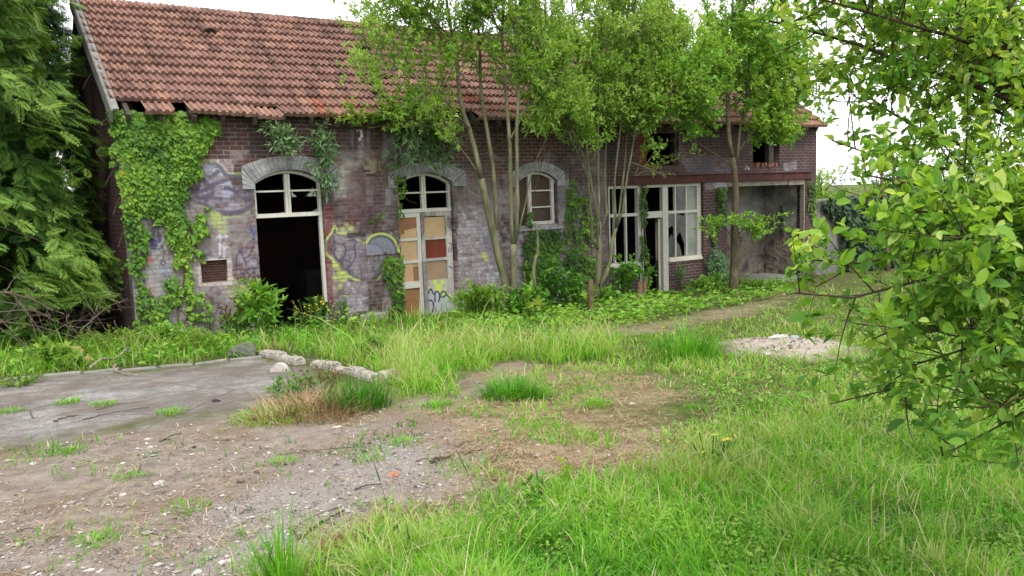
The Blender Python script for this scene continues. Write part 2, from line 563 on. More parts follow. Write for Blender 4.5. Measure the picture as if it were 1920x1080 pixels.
# painted lower panel and purple marks of the second door
fill([(803, 552), (812, 546), (826, 545), (838, 552), (850, 560), (846, 598), (804, 598)], (150, 152, 160), .95, .03, .1, .015)
dots([(820, 529, 5), (834, 529, 5), (826, 540, 8), (806, 540, 4), (838, 544, 3), (846, 556, 4), (838, 552, 4)], (170, 190, 60), .95, .05)
for st in ([(803, 562), (811, 543), (817, 552)], [(803, 566), (812, 564), (817, 572), (814, 588), (806, 592)], [(820, 566), (820, 550), (826, 548), (829, 556)], [(827, 566), (830, 552)], [(831, 558), (838, 556), (840, 549), (834, 548), (830, 554)], [(803, 572), (808, 580), (805, 590)], [(840, 552), (850, 562)]):
    stroke(st, .035, (34, 40, 50), .97, .3, 0)
stroke([(845, 456), (850, 458), (850, 470), (845, 472), (846, 464)], .02, (110, 50, 130), .95, .3, 0)
stroke([(846, 500), (852, 504)], .03, (110, 60, 130), .95, .3, 0)
stroke([(811, 446), (818, 445)], .025, (120, 70, 130), .8, .3, 0)
stroke([(801, 505), (803, 507)], .03, (110, 60, 130), .95, .3, 0)
dots([(807, 534, 3)], (170, 90, 60), .9)

img = bpy.data.images.new("wall_paint", IW, IH, alpha=True, float_buffer=True)
img.alpha_mode = 'CHANNEL_PACKED'
buf = np.empty((IH, IW, 4), 'f4')
buf[..., :3] = PR
buf[..., 3] = PA
img.pixels.foreach_set(buf.ravel())
img.update()
img.pack()


def paint_nodes(s, co):
    """the paint map at this object's own metres on the front (objects of the front keep world x, z)"""
    mp = s.n('Mapping', {'Vector': co, 'Location': (-IX0 / (IX1 - IX0), 0, -IZ0 / (IZ1 - IZ0)), 'Scale': (1 / (IX1 - IX0), 1, 1 / (IZ1 - IZ0))}).outputs[0]
    sp = s.n('SeparateXYZ', {0: mp})
    uv = s.n('CombineXYZ', {0: sp.outputs[0], 1: sp.outputs[2]}).outputs[0]
    tx = s.n('TexImage', {'Vector': uv}, image=img, extension='EXTEND')
    return tx.outputs['Color'], tx.outputs['Alpha']


def mat_brick(name, c1, c2, mortar, axis='x', paint=False, dark=.5):
    s = NT(name)
    co = s.co()
    wob = s.n('TexNoise', {'Vector': co, 'Scale': 5.0, 'Detail': 2}).outputs['Color']
    co2 = s.n('VectorMath', {0: co, 1: s.n('VectorMath', {0: s.n('VectorMath', {0: wob, 1: (.5, .5, .5)}, operation='SUBTRACT').outputs[0], 'Scale': .02}, operation='SCALE').outputs[0]}, operation='ADD').outputs[0]
    sp = s.n('SeparateXYZ', {0: co2})
    uv = s.n('CombineXYZ', {0: sp.outputs[0 if axis == 'x' else 1], 1: sp.outputs[2]}).outputs[0]
    bk = s.n('TexBrick', {'Vector': uv, 'Color1': c1, 'Color2': c2, 'Mortar': mortar, 'Scale': 1.0, 'Mortar Size': .008, 'Mortar Smooth': .2, 'Bias': 0.0, 'Brick Width': .225, 'Row Height': .078}, offset=.5)
    bk2 = s.n('TexBrick', {'Vector': uv, 'Color1': (.1, .1, .1, 1), 'Color2': (1, 1, 1, 1), 'Mortar': (.6, .6, .6, 1), 'Scale': 1.0, 'Mortar Size': .0065, 'Bias': .1, 'Brick Width': .225, 'Row Height': .078}, offset=.5)
    big = s.noise(co, 1.1, 5, .65)
    mid = s.noise(co, 9, 5, .7)
    fine = s.noise(co, 70, 3, .6)
    col = s.mix(s.ramp(big, [(.44, W0), (.56, (dark, dark, dark, 1))]), bk.outputs['Color'], (.045, .035, .037, 1))
    col = s.mix(s.ramp(mid, [(.3, (.6, .6, .6, 1)), (.55, W0)]), col, (.035, .026, .025, 1))
    col = s.mix(s.ramp(bk2.outputs['Color'], [(.0, (.35, .35, .35, 1)), (.3, W0)]), col, (.025, .02, .024, 1))
    inv = s.math('SUBTRACT', 1.0, bk.outputs['Fac'])
    if paint:
        pc, pa = paint_nodes(s, co)
        flake = s.ramp(s.math('ADD', s.math('ADD', s.math('MULTIPLY', mid, .5), s.math('MULTIPLY', fine, .3)), s.math('MULTIPLY', s.n('RGBToBW', {0: bk2.outputs['Color']}).outputs[0], .2)), [(.36, (.12, .12, .12, 1)), (.54, W1)])
        pa2 = s.math('MULTIPLY', pa, flake)
        joint = s.math('SUBTRACT', 1.0, s.math('MULTIPLY', bk.outputs['Fac'], .45))
        pc2 = s.mix(s.ramp(fine, [(.3, (.35, .35, .35, 1)), (.6, W0)]), pc, (.12, .11, .12, 1))
        col = s.mix(s.math('MULTIPLY', pa2, joint, True), col, pc2)
    h = s.math('ADD', inv, s.math('MULTIPLY', fine, .35))
    return s.done(col, .92, s.bump(h, .8, .012), spec=.15)


M_BRICK = mat_brick('painted_brick', (.125, .046, .038, 1), (.070, .044, .042, 1), (.21, .18, .17, 1), paint=True)
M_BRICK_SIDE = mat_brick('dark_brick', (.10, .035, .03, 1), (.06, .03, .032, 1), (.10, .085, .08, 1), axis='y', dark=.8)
M_BRICK_LOW = mat_brick('low_wall_brick', (.085, .035, .034, 1), (.055, .032, .038, 1), (.22, .19, .18, 1), dark=.5)


def mat_white_wood(name, paint=False, base=(.46, .45, .40, 1)):
    s = NT(name)
    co = s.co()
    a = s.noise(co, 7, 5, .7)
    f = s.noise(s.n('Mapping', {'Vector': co, 'Scale': (1, 1, .35)}).outputs[0], 55, 4, .7)
    col = s.mix(s.ramp(a, [(.40, W0), (.75, (.6, .6, .6, 1))]), base, (.42, .40, .33, 1))
    col = s.mix(s.ramp(f, [(.56, W0), (.66, (.85, .85, .85, 1))]), col, (.13, .105, .085, 1))
    if paint:
        pc, pa = paint_nodes(s, co)
        col = s.mix(pa, col, pc)
    return s.done(col, .7, s.bump(f, .4, .004), spec=.25)


M_WHITE = mat_white_wood('weathered_white_paint')
M_WHITE_P = mat_white_wood('painted_door_panel', True)
M_CREAM = mat_white_wood('cream_timber', base=(.50, .46, .38, 1))
M_DARK = mat_mottled('shade_black', (.02, .02, .022, 1), (.05, .048, .05, 1), 2, .95)  # room darkness put into the colour: near-black interior surfaces; the cable shares it
M_FLOOR = mat_mottled('dusty_concrete', (.13, .125, .12, 1), (.22, .215, .205, 1), 3, .95)
M_BOARD1 = mat_mottled('pale_cardboard', lin(172, 142, 104), lin(192, 164, 126), 2.5, .8, .15)
M_BOARD2 = mat_mottled('brown_plywood', lin(128, 90, 62), lin(152, 108, 74), 3, .75, .15)
M_BOARD3 = mat_mottled('varnished_board', lin(96, 32, 14), lin(122, 48, 24), 4, .45, .1)
M_BOARD4 = mat_mottled('grey_brown_board', lin(142, 120, 98), lin(160, 134, 108), 4, .8, .1)
M_BOARD5 = mat_mottled('dark_board', lin(52, 38, 30), lin(80, 60, 48), 3, .6, .1)
M_GREYWOOD = mat_mottled('grey_timber', lin(96, 94, 92), lin(136, 134, 130), 9, .9, .4)
M_OLDWOOD = mat_mottled('rotten_timber', lin(40, 36, 34), lin(88, 82, 76), 8, .95, .5)
M_RUST = mat_mottled('rusty_steel', lin(46, 26, 25), lin(84, 44, 38), 5, .85, .4, lin(54, 42, 46))
M_STONE = mat_mottled('sooty_lintel_stone', lin(100, 100, 104), lin(150, 150, 150), 5, .9, .5, lin(76, 76, 84), 30)
M_LIMEMORTAR = mat_mottled('lime_mortar', lin(150, 140, 134), lin(180, 170, 164), 9, .95, .5)
M_MESH = mat_mottled('vent_mesh', lin(70, 48, 44), lin(104, 72, 64), 9, .8)
M_PLASTER = None

bld = tag(empty('brick_building', (0, 0, 0)), 'long derelict brick workshop with a red tiled roof and graffiti on its front', 'building')

# ---- front wall with its openings
D1 = dict(x0=2.18, x1=3.49, spring=2.62, crown=2.84)
D2 = dict(x0=5.07, x1=6.35, spring=2.52, crown=2.74)
W3 = dict(x0=8.02, x1=9.10, spring=2.50, crown=2.71)


def arc(x0, x1, spring, crown, n=14, grow=0.0):
    """left-to-right points of a segmental arch"""
    c, h = (x1 - x0) / 2, crown - spring
    R = (c * c + h * h) / (2 * h)
    cx, cz = (x0 + x1) / 2, crown - R
    a0 = math.asin(c / R)
    return [(cx + (R + grow) * math.sin(t), cz + (R + grow) * math.cos(t)) for t in np.linspace(-a0, a0, n)]


def arched(o, zb):
    return [(o['x0'], zb)] + arc(**{k: o[k] for k in ('x0', 'x1', 'spring', 'crown')}) + [(o['x1'], zb)]


SHOP = (10.64, 13.88, -.9, 2.335)
GAR = (14.78, 18.12, -.9, 2.335)
UPL = (11.60, 13.00, 2.80, 3.60)
UPR = (15.83, 16.95, 2.72, 3.62)
VNT = (1.14, 1.60, .86, 1.25)


def rect(r): return [(r[0], r[2]), (r[0], r[3]), (r[1], r[3]), (r[1], r[2])]


def pierced(name, outer, holes, y0, y1, mat, parent):
    cu = bpy.data.curves.new('outline', 'CURVE')
    cu.dimensions = '2D'
    cu.fill_mode = 'BOTH'
    cu.extrude = (y1 - y0) / 2
    for poly in [outer] + holes:
        sp = cu.splines.new('POLY')
        sp.points.add(len(poly) - 1)
        for q, (a, b) in zip(sp.points, poly):
            q.co = (a, b, 0, 1)
        sp.use_cyclic_u = True
    tmp = bpy.data.objects.new('outline', cu)
    COL.objects.link(tmp)
    dg = bpy.context.evaluated_depsgraph_get()
    me = bpy.data.meshes.new_from_object(tmp.evaluated_get(dg))
    bpy.data.objects.remove(tmp)
    bpy.data.curves.remove(cu)
    V = np.empty(len(me.vertices) * 3, 'f4')
    me.vertices.foreach_get('co', V)
    V = V.reshape(-1, 3)
    V = np.stack([V[:, 0], (y0 + y1) / 2 - V[:, 2], V[:, 1]], 1)
    me.vertices.foreach_set('co', V.ravel())
    me.update()
    me.materials.clear()
    me.materials.append(mat)
    me.name = name
    o = bpy.data.objects.new(name, me)
    COL.objects.link(o)
    o.parent = parent
    return o


XR = 18.6
front = pierced('front_wall', [(0, -1.2), (0, 3.84), (XR, 3.84), (XR, -1.2)],
                [arched(D1, -.9), arched(D2, -.9), arched(W3, 1.46), rect(SHOP), rect(GAR), rect(UPL), rect(UPR), rect(VNT)], 0.0, .30, M_BRICK, bld)
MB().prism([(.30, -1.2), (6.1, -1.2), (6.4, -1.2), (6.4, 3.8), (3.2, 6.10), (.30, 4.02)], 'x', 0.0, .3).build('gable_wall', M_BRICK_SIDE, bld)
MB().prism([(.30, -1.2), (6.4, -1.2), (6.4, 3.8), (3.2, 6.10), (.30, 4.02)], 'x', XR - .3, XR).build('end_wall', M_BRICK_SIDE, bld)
MB().box(.3, XR - .3, 6.1, 6.4, -1.2, 3.8).build('back_wall', M_BRICK_SIDE, bld)
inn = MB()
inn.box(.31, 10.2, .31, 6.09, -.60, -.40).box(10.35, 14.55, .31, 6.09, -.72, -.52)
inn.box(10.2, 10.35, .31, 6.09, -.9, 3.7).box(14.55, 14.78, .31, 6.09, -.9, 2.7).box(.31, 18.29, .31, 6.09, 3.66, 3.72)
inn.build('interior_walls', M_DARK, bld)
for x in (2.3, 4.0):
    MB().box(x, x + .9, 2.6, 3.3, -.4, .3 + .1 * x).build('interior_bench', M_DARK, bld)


def mat_garage():
    s = NT('garage_plaster')
    co = s.co()
    sp = s.n('SeparateXYZ', {0: co})
    edge = s.math('ADD', sp.outputs[2], s.math('MULTIPLY', s.math('SUBTRACT', s.noise(co, 3, 4, .6), .5), .25))
    low = s.ramp(edge, [(.0, W1), (.001, W1)])
    up = s.ramp(s.noise(co, 2.2, 5, .65), [(.35, lin(88, 88, 86)), (.55, lin(128, 127, 122)), (.75, lin(160, 158, 150))])
    rub = s.ramp(s.noise(co, 5, 6, .7), [(.3, lin(44, 40, 37)), (.45, lin(90, 84, 78)), (.56, lin(122, 114, 104)), (.64, lin(100, 84, 70)), (.75, lin(60, 60, 52))])
    vor = s.n('TexVoronoi', {'Vector': co, 'Scale': 9.0}).outputs['Distance']
    k = s.math('GREATER_THAN', .86, edge)
    col = s.mix(k, up, rub)
    h = s.math('ADD', s.math('MULTIPLY', vor, s.math('MULTIPLY', k, 1.0)), s.math('MULTIPLY', s.noise(co, 40, 3), .3))
    return s.done(col, .95, s.bump(h, .7, .03), spec=.1)


M_GARAGE = mat_garage()
gi = MB()
gi.box(14.79, 18.12, 1.5, 1.7, -.9, 2.62).box(18.122, 18.28, .31, 1.5, -.9, 2.62).box(14.79, 18.12, .31, 1.49, 2.60, 2.64)
gi.build('garage_plaster_wall', M_GARAGE, bld)
MB().box(14.8, 18.1, -.25, 1.49, -.75, -.47).build('garage_floor', M_FLOOR, bld)
g = MB()
g.box(14.80, 17.35, .02, .14, 2.20, 2.325).box(17.36, 18.04, .0, .14, 2.185, 2.325)
g.box(18.04, 18.11, .01, .14, -.6, 2.325)
g.build('garage_door_frame', mat_mottled('grey_brown_timber', lin(96, 88, 80), lin(136, 128, 116), 7, .9, .4), bld)

# ---- rusty beam across the right half
b = MB()
b.box(10.9, 18.35, -.045, .12, 2.338, 2.365).box(10.9, 18.35, -.045, .12, 2.535, 2.562).box(10.9, 18.35, -.012, .05, 2.366, 2.534)
for x in np.arange(11.4, 18.2, .95):
    b.tube([(x, -.03, 2.45), (x, -.005, 2.45)], .016, 6)
b.build('steel_beam', M_RUST, bld)


# ---- segmental lintels: wedge stones and end blocks
def lintel(o, x0, x1, zs, zc, zlow, nw, name='arch_lintel'):
    """wedge stones between the opening's arc and a flatter outer arc, with courses of end blocks below its ends"""
    mb = MB()
    inner = arc(o['x0'], o['x1'], o['spring'], o['crown'], nw + 1)
    outer = arc(x0, x1, zs, zc, nw + 1)

    def L(p, q, t): return (p[0] + (q[0] - p[0]) * t, p[1] + (q[1] - p[1]) * t)
    for k in range(nw):
        f = .07
        mb.prism([L(inner[k], inner[k + 1], f), L(outer[k], outer[k + 1], f), L(outer[k], outer[k + 1], 1 - f), L(inner[k], inner[k + 1], 1 - f)], 'y', -.035 - rng.uniform(0, .008), .02)
    for xe, xo, zi, zo in ((o['x0'] - .003, x0, o['spring'], zs), (o['x1'] + .003, x1, o['spring'], zs)):
        n = 4
        for k in range(n):
            ta, tb = k / n, (k + 1) / n - .03
            P = [(xe, zlow + (zi - .01 - zlow) * ta), (xe, zlow + (zi - .01 - zlow) * tb), (xo, zlow + (zo - .01 - zlow) * tb), (xo, zlow + (zo - .01 - zlow) * ta)]
            mb.prism(P if xo < xe else P[::-1], 'y', -.035 - rng.uniform(0, .006), .02)
    ob = mb.build(name, M_STONE, bld)
    j = MB()
    for k in range(nw):
        j.prism([inner[k], outer[k], outer[k + 1], inner[k + 1]], 'y', -.026, -.003)
    j.build('lintel_joints', M_LIMEMORTAR, ob)


lintel(D1, 1.97, 3.80, 2.90, 3.10, 2.50, 19)
lintel(D2, 4.86, 6.68, 2.74, 2.95, 2.44, 18)
lintel(W3, 7.84, 9.30, 2.68, 2.93, 2.38, 16)


# ---- windows and doors
def arch_light(o, zb, parent, ybase=.10, depth=.07, fw=.055, mull=.10, bars=(.5,), mat=M_WHITE, name='transom_window'):
    """white timber light filling an arched head above height zb, two casements"""
    mb = MB()
    x0, x1 = o['x0'] + .004, o['x1'] - .004
    y0, y1 = ybase, ybase + depth
    top = arc(x0, x1, o['spring'] - .004, o['crown'] - .004, 17)
    low = arc(x0 + fw, x1 - fw, o['spring'] - .03, o['crown'] - fw - .01, 17)
    for k in range(16):
        mb.prism([low[k], top[k], top[k + 1], low[k + 1]], 'y', y0, y1)
    mb.box(x0, x0 + fw, y0, y1, zb, o['spring'] - .03).box(x1 - fw, x1, y0, y1, zb, o['spring'] - .03)
    cx = (x0 + x1) / 2
    mb.box(cx - mull / 2, cx - .004, y0 - .012, y1, zb + .07, o['crown'] - fw - .02).box(cx + .004, cx + mull / 2, y0 - .012, y1, zb + .07, o['crown'] - fw - .02)
    mb.box(x0, x1, y0 - .018, y1 + .01, zb, zb + .075)
    for f in bars:
        z = zb + .075 + (o['crown'] - zb - .13) * f
        mb.box(x0 + fw, cx - mull / 2, y0 + .01, y1 - .01, z - .016, z + .016).box(cx + mull / 2, x1 - fw, y0 + .01, y1 - .01, z - .016, z + .016)
    return mb.build(name, mat, parent)


M_GLASS = NT('dirty_glass')
_g = M_GLASS.n('BsdfGlossy', {'Color': (.8, .85, .9, 1), 'Roughness': .08})
_d = M_GLASS.n('BsdfDiffuse', {'Color': (.25, .26, .25, 1)})
_t = M_GLASS.n('BsdfTransparent', {'Color': (.75, .78, .78, 1)})
_m = M_GLASS.n('MixShader', {0: M_GLASS.ramp(M_GLASS.noise(M_GLASS.co(), 2.5, 5, .7), [(.4, (.10, .10, .10, 1)), (.7, (.5, .5, .5, 1))]), 1: _t.outputs[0], 2: _d.outputs[0]})
_m2 = M_GLASS.n('MixShader', {0: .10, 1: _m.outputs[0], 2: _g.outputs[0]})
M_GLASS.t.links.new(_m2.outputs[0], M_GLASS.out.inputs[0])
M_GLASS = M_GLASS.m


def shard(mb, pts, y=.135):
    mb.prism(pts, 'y', y, y + .004)


# first doorway: arched light with broken panes over an open black doorway
t1 = arch_light(D1, 1.96, bld, bars=(.55,))
for P_ in ([(3.24, 2.33), (3.41, 2.33), (3.42, 2.50), (3.36, 2.44), (3.34, 2.52)], [(2.92, 2.33), (3.02, 2.33), (2.95, 2.40), (2.92, 2.47)], [(3.28, 2.035), (3.42, 2.035), (3.42, 2.10), (3.34, 2.06)], [(2.60, 2.035), (2.78, 2.035), (2.77, 2.06)]):
    sh = MB()
    shard(sh, P_)
    sh.build('broken_pane', M_GLASS, t1)
mb = MB()
mb.box(3.425, 3.485, .09, .17, -.5, 1.96).box(2.185, 2.215, .12, .17, -.5, 1.96)
mb.build('door_jamb', M_WHITE, bld)
# second doorway: arched light over boarded double doors
arch_light(D2, 1.925, bld, bars=(.48,))
dr = MB()
xa, xm0, xm1, xb = 5.08, fx(787, 450), fx(801, 450), 6.34
xr0 = fx(841, 450)
zt = 1.92
dl_z = [(fz(770, 408), fz(770, 447)), (fz(770, 452), fz(770, 489)), (fz(775, 494), fz(775, 529)), (fz(778, 541), -.5)]
dr_z = [(fz(820, 405), fz(820, 445)), (fz(820, 449), fz(820, 484)), (fz(822, 489), fz(822, 525)), (fz(825, 529), -.5)]
ld = MB()
ld.box(xa, xa + .035, .10, .15, -.5, zt).box(xm0 + .0, (xm0 + xm1) / 2 - .004, .10, .15, -.5, zt)
ld.box(xa + .035, xm0, .102, .148, dl_z[0][0], zt).box(xa + .035, xm0, .102, .148, dl_z[1][0], dl_z[0][1]).box(xa + .035, xm0, .102, .148, dl_z[2][0], dl_z[1][1]).box(xa + .035, xm0, .095, .148, dl_z[3][0], dl_z[2][1])
left_leaf = ld.build('door', M_WHITE, bld)
rd = MB()
rd.box((xm0 + xm1) / 2 + .004, xm1, .09, .15, -.5, zt).box(xr0, xb, .09, .15, -.5, zt)
rd.box(xm1, xr0, .095, .148, dr_z[0][0], zt).box(xm1, xr0, .095, .148, dr_z[1][0], dr_z[0][1]).box(xm1, xr0, .095, .148, dr_z[2][0], dr_z[1][1]).box(xm1, xr0, .10, .148, -.5, dr_z[2][1])
right_leaf = rd.build('door', M_WHITE_P, bld)
right_leaf['label'] = 'right door leaf with graffiti on its lower panel'


def board(z, x0, x1, mat, parent, y=.13):
    return MB().box(x0, x1, y, y + .012, z[1] - .01, z[0] + .01).build('board', mat, parent)


board(dl_z[0], xa + .03, xm0 + .01, M_BOARD2, left_leaf)
MB().prism([(xa + .036, dl_z[0][1]), (xm0 - .001, dl_z[0][1]), (xm0 - .001, fz(785, 427)), (fx(763, 432), fz(763, 432)), (fx(763, 439), fz(763, 439)), (xa + .036, fz(752, 441))], 'y', .116, .128).build('board', M_BOARD1, left_leaf)
board(dl_z[1], xa + .03, fx(776, 470), M_BOARD1, left_leaf, .124)
board(dl_z[1], fx(774, 470), xm0 + .01, M_BOARD1, left_leaf, .138)
board(dl_z[2], xa + .03, fx(780, 510), M_BOARD1, left_leaf, .124)
board((fz(785, 503), dl_z[2][1]), fx(779, 510), xm0 + .01, M_BOARD2, left_leaf, .138)
board((dl_z[2][0], fz(785, 500)), fx(779, 510), xm0 + .01, M_BOARD1, left_leaf, .138)
board(dl_z[3], xa + .03, xm0 + .01, M_BOARD2, left_leaf)
board((dr_z[0][0] - .03, dr_z[0][1]), xm1 - .01, xr0 + .01, M_BOARD1, right_leaf)
board(dr_z[1], xm1 - .01, xr0 + .01, M_BOARD3, right_leaf)
board(dr_z[2], xm1 - .01, xr0 + .01, M_BOARD4, right_leaf)
pl = MB().bar((fx(797, 490), .04, fz(797, 490)), (fx(800, 600) + .02, -.03, -.45), .075, .025, (0, 1, 0)).build('plank', M_GREYWOOD, None)
tag(pl, 'grey weathered plank leaning upright against the boarded double door', 'plank')

# arched window: brown boards, one white casement, stone sill
mb = MB()
wx0, wx1, wz = 8.03, 9.09, 1.52
cx0, cx1 = fx(995, 380), fx(1043, 380)
mb.box(cx0, cx0 + .085, .08, .15, wz, 2.66).box(cx1 - .075, cx1, .08, .15, wz, 2.58).box(cx0 + .085, cx1 - .075, .08, .15, wz, wz + .07)
za, zb_ = fz(1020, 357), fz(1020, 388)
mb.box(cx0 + .085, cx1 - .075, .09, .14, za - .016, za + .016).box(cx0 + .085, cx1 - .075, .09, .14, zb_ - .016, zb_ + .016)
top = arc(8.024, 9.096, 2.496, 2.706, 17)
for k in range(16):
    (a0, b0), (a1, b1) = top[k], top[k + 1]
    mb.prism([(a0, b0 - .055), (a0, b0), (a1, b1), (a1, b1 - .055)], 'y', .075, .155)
wn = mb.build('window', M_WHITE, bld)
MB().prism([(8.03, 1.5)] + arc(8.03, 9.09, 2.48, 2.69, 12) + [(9.09, 1.5)], 'y', .158, .172).build('board', M_BOARD5, wn)
MB().box(7.95, 9.2, -.06, .13, 1.40, 1.458).box(8.02, 9.1, .0, .1, 1.461, 1.515).build('window_sill', M_STONE, wn)

# ---- shop front: low walls, posts, bars, panes, half open door
SX = [10.65, fx(1199, 400), fx(1209, 400), fx(1246, 400), fx(1256, 400), 13.87]
zs, ztr = .40, 1.62
for xa_, xb_ in ((10.645, SX[1] + .04), (SX[4] - .01, 13.875)):
    MB().box(xa_, xb_, .06, .26, -.95, .34).build('low_wall', M_BRICK_LOW, bld)
sf = MB()
yA, yB = .07, .16
sf.box(10.65, 13.87, yA, yB, 2.26, 2.33)
sf.box(SX[1], SX[2], yA - .01, yB + .01, -.9, 2.255).box(SX[3], SX[4], yA - .01, yB + .01, -.9, 2.255)
sf.box(13.73, 13.87, yA, yB, zs, 2.255).box(10.65, 10.74, yA, yB, zs, 2.255)
sf.box(10.745, SX[1] - .002, yA, yB, ztr - .045, ztr + .03).box(SX[2] + .002, SX[3] - .002, yA, yB, 1.50, 1.66).box(SX[4] + .002, 13.725, yA, yB, ztr - .045, ztr + .03)
for xv in (fx(1156.5, 400), fx(1178, 400)):
    sf.box(xv - .022, xv + .022, yA + .012, yB - .012, zs + .06, 2.255)
for xv in (fx(1271, 400), fx(1291.5, 400)):
    sf.box(xv - .022, xv + .022, yA + .012, yB - .012, zs + .06, 2.255)
shop = sf.build('shop_window', mat_white_wood('grimy_white_paint', base=(.40, .39, .35, 1)), bld)
MB().box(10.64, SX[1] - .003, .02, .24, .345, .40).box(10.7, SX[1] - .003, .05, .2, .398, .455).build('window_sill', M_CREAM, shop)
MB().box(SX[4] + .003, 13.9, .02, .24, .345, .40).box(SX[4] + .003, 13.87, .05, .2, .398, .455).build('window_sill', M_CREAM, shop)
pn = MB()
pn.box(fx(1293, 400), 13.73, .115, .119, .46, 1.57).box(fx(1293, 400), 13.73, .115, .119, 1.655, 2.255)
pn.build('window_pane', mat_mottled('limewashed_pane', lin(112, 116, 108), lin(150, 152, 144), 2.2, .35, .05), shop)
M_CRACK = mat_mottled('cracked_pane', lin(66, 68, 68), lin(104, 106, 106), 3, .2, .05)
x0, x1 = fx(1258, 400), fx(1269, 400)
x2, x3 = fx(1273, 400), fx(1289, 400)
for P_ in ([(x0, .46), (x1 + .3, .46), (x1 + .2, .75), (x1, .95), (x0 + .12, 1.05), (x0, .9)], [(x0, 1.20), (x0 + .15, 1.27), (x1, 1.15), (x1, 1.57), (x0, 1.57)],
           [(x2, .95), (x2 + .15, 1.1), (x3, .72), (x3, 1.57), (x2 + .3, 1.5), (x2, 1.57)], [(x2, 1.66), (x3, 1.66), (x3, 2.25), (x2, 2.25)]):
    pn = MB()
    shard(pn, P_, .113)
    pn.build('broken_pane', M_CRACK, shop)
# its door stands open into the dark room, almost edge on
hd = MB()
hd.box(0, .05, 0, .78, -.45, -.2).box(0, .05, 0, .07, -.198, 1.46).box(0, .05, .71, .78, -.198, 1.46).box(0, .05, .075, .705, 1.38, 1.46).box(0, .05, .075, .705, .28, .36).box(.01, .04, .075, .705, -.198, .278)
hd.box(.015, .035, .36, .40, .362, 1.378)
sd_ = hd.build('door', M_CREAM, bld)
sd_.location = (SX[3] - .06, .175, 0)
sd_.rotation_euler = (0, 0, math.radians(-38))

# ---- upper openings
up = MB()
up.box(11.61, fx(1217, 280), .10, .14, 2.81, 3.595)
up.build('shutter', mat_mottled('oxide_red_paint', lin(86, 34, 26), lin(110, 48, 36), 4, .8), bld)
MB().box(12.92, 12.99, .05, .14, 2.81, 3.595).build('window_post', M_OLDWOOD, bld)
MB().box(16.62, 16.82, .10, .25, 2.73, 3.61).build('window_post', M_OLDWOOD, bld)
rb = MB()
for k in range(9):
    x = 15.9 + k * .12
    rb.obox((x, .12 + rng.uniform(-.04, .04), 2.76 + rng.uniform(-.02, .03)), (.055, .01, .01), (0, .1, 0), (0, .01, .045))
rb.build('broken_sill', mat_mottled('broken_brick', lin(92, 54, 44), lin(128, 86, 72), 9, .95, .5), bld)

# ---- wall vent, sheet plate, timber strip, low grille
vt = MB()
for k in range(9):
    z = .87 + k * .046
    vt.box(1.145, 1.595, .055, .065, z, z + .012)
    for i in range(11):
        x = 1.15 + i * .042 + (k % 2) * .02
        if x < 1.59:
            vt.box(x, x + .011, .054, .066, z + .0125, min(z + .0455, 1.248))
vent = vt.build('wall_vent', M_MESH, bld)
MB().box(1.142, 1.598, .14, .15, .862, 1.248).build('vent_back', mat_mottled('vent_inside', lin(38, 26, 26), lin(80, 52, 50), 3, .95), vent)


def mat_plate():
    s = NT('painted_sheet_metal')
    co = s.co()
    col = s.ramp(s.noise(co, 5, 4, .6), [(.35, lin(74, 42, 48)), (.7, lin(92, 58, 64))])
    pc, pa = paint_nodes(s, co)
    return s.done(s.mix(pa, col, pc), .6, None, .3)


MB().box(fx(685, 455), fx(750, 455), -.028, -.008, fz(716, 477), fz(716, 436)).build('sheet_metal_plate', mat_plate(), bld)
MB().box(fx(651, 440), fx(684, 440), -.03, .004, fz(667, 441.5), fz(667, 436)).build('timber_strip', M_OLDWOOD, bld)
gr = MB()
gx0, gx1, gz0, gz1 = fx(676, 600), fx(728, 600), -.32, fz(702, 586)
gr.box(gx0, gx1, -.012, .004, gz0, gz1)
for c in range(2):
    a = gx0 + .03 + c * (gx1 - gx0) * .40
    for k in range(7):
        z = gz1 - .05 - k * .038
        gr.box(a, a + (gx1 - gx0) * .36, -.028, -.0125, z - .012, z + .012)
gr.build('air_grille', mat_mottled('cream_enamel', lin(150, 146, 134), lin(176, 172, 160), 6, .6), bld)

# ---- roof
YE, ZE, YR, ZR = -.26, 3.78, 3.2, 6.27
SL = math.hypot(YR - YE, ZR - ZE)
SD = np.array([0, (YR - YE) / SL, (ZR - ZE) / SL])       # up the slope
SN = np.array([0, -SD[2], SD[1]])                         # out of the roof
X0R, X1R = -.10, XR + .2


def mat_tiles():
    s = NT('clay_roof_tiles')
    co = s.co()
    t = s.n('Attribute', attribute_name='tint').outputs['Fac']
    col = s.ramp(t, [(0, lin(80, 62, 58)), (.25, lin(116, 88, 79)), (.5, lin(138, 104, 92)), (.72, lin(154, 119, 104)), (.9, lin(150, 102, 83)), (1, lin(146, 90, 68))])
    big = s.noise(co, .8, 6, .7)
    mid = s.noise(s.n('Mapping', {'Vector': co, 'Scale': (1, .5, .5)}).outputs[0], 8, 5, .75)
    fine = s.noise(co, 45, 3, .6)
    soot = s.math('MULTIPLY', s.ramp(big, [(.36, (.2, .2, .2, 1)), (.62, (.8, .8, .8, 1))]), s.ramp(mid, [(.40, W0), (.66, (.85, .85, .85, 1))]))
    col = s.mix(soot, col, lin(58, 46, 46))
    run = s.noise(s.n('Mapping', {'Vector': co, 'Scale': (5.0, .35, .35)}).outputs[0], 1.5, 5, .7)
    col = s.mix(s.ramp(run, [(.50, W0), (.66, (.7, .7, .7, 1))]), col, lin(54, 44, 42))
    lich = s.ramp(s.noise(co, 24, 4, .7), [(.60, W0), (.70, (.55, .55, .55, 1))])
    col = s.mix(lich, col, lin(150, 134, 118))
    col = s.mix(s.ramp(fine, [(.3, (.3, .3, .3, 1)), (.6, W0)]), col, lin(60, 42, 36))
    return s.done(col, .9, s.bump(fine, .35, .006), spec=.15)


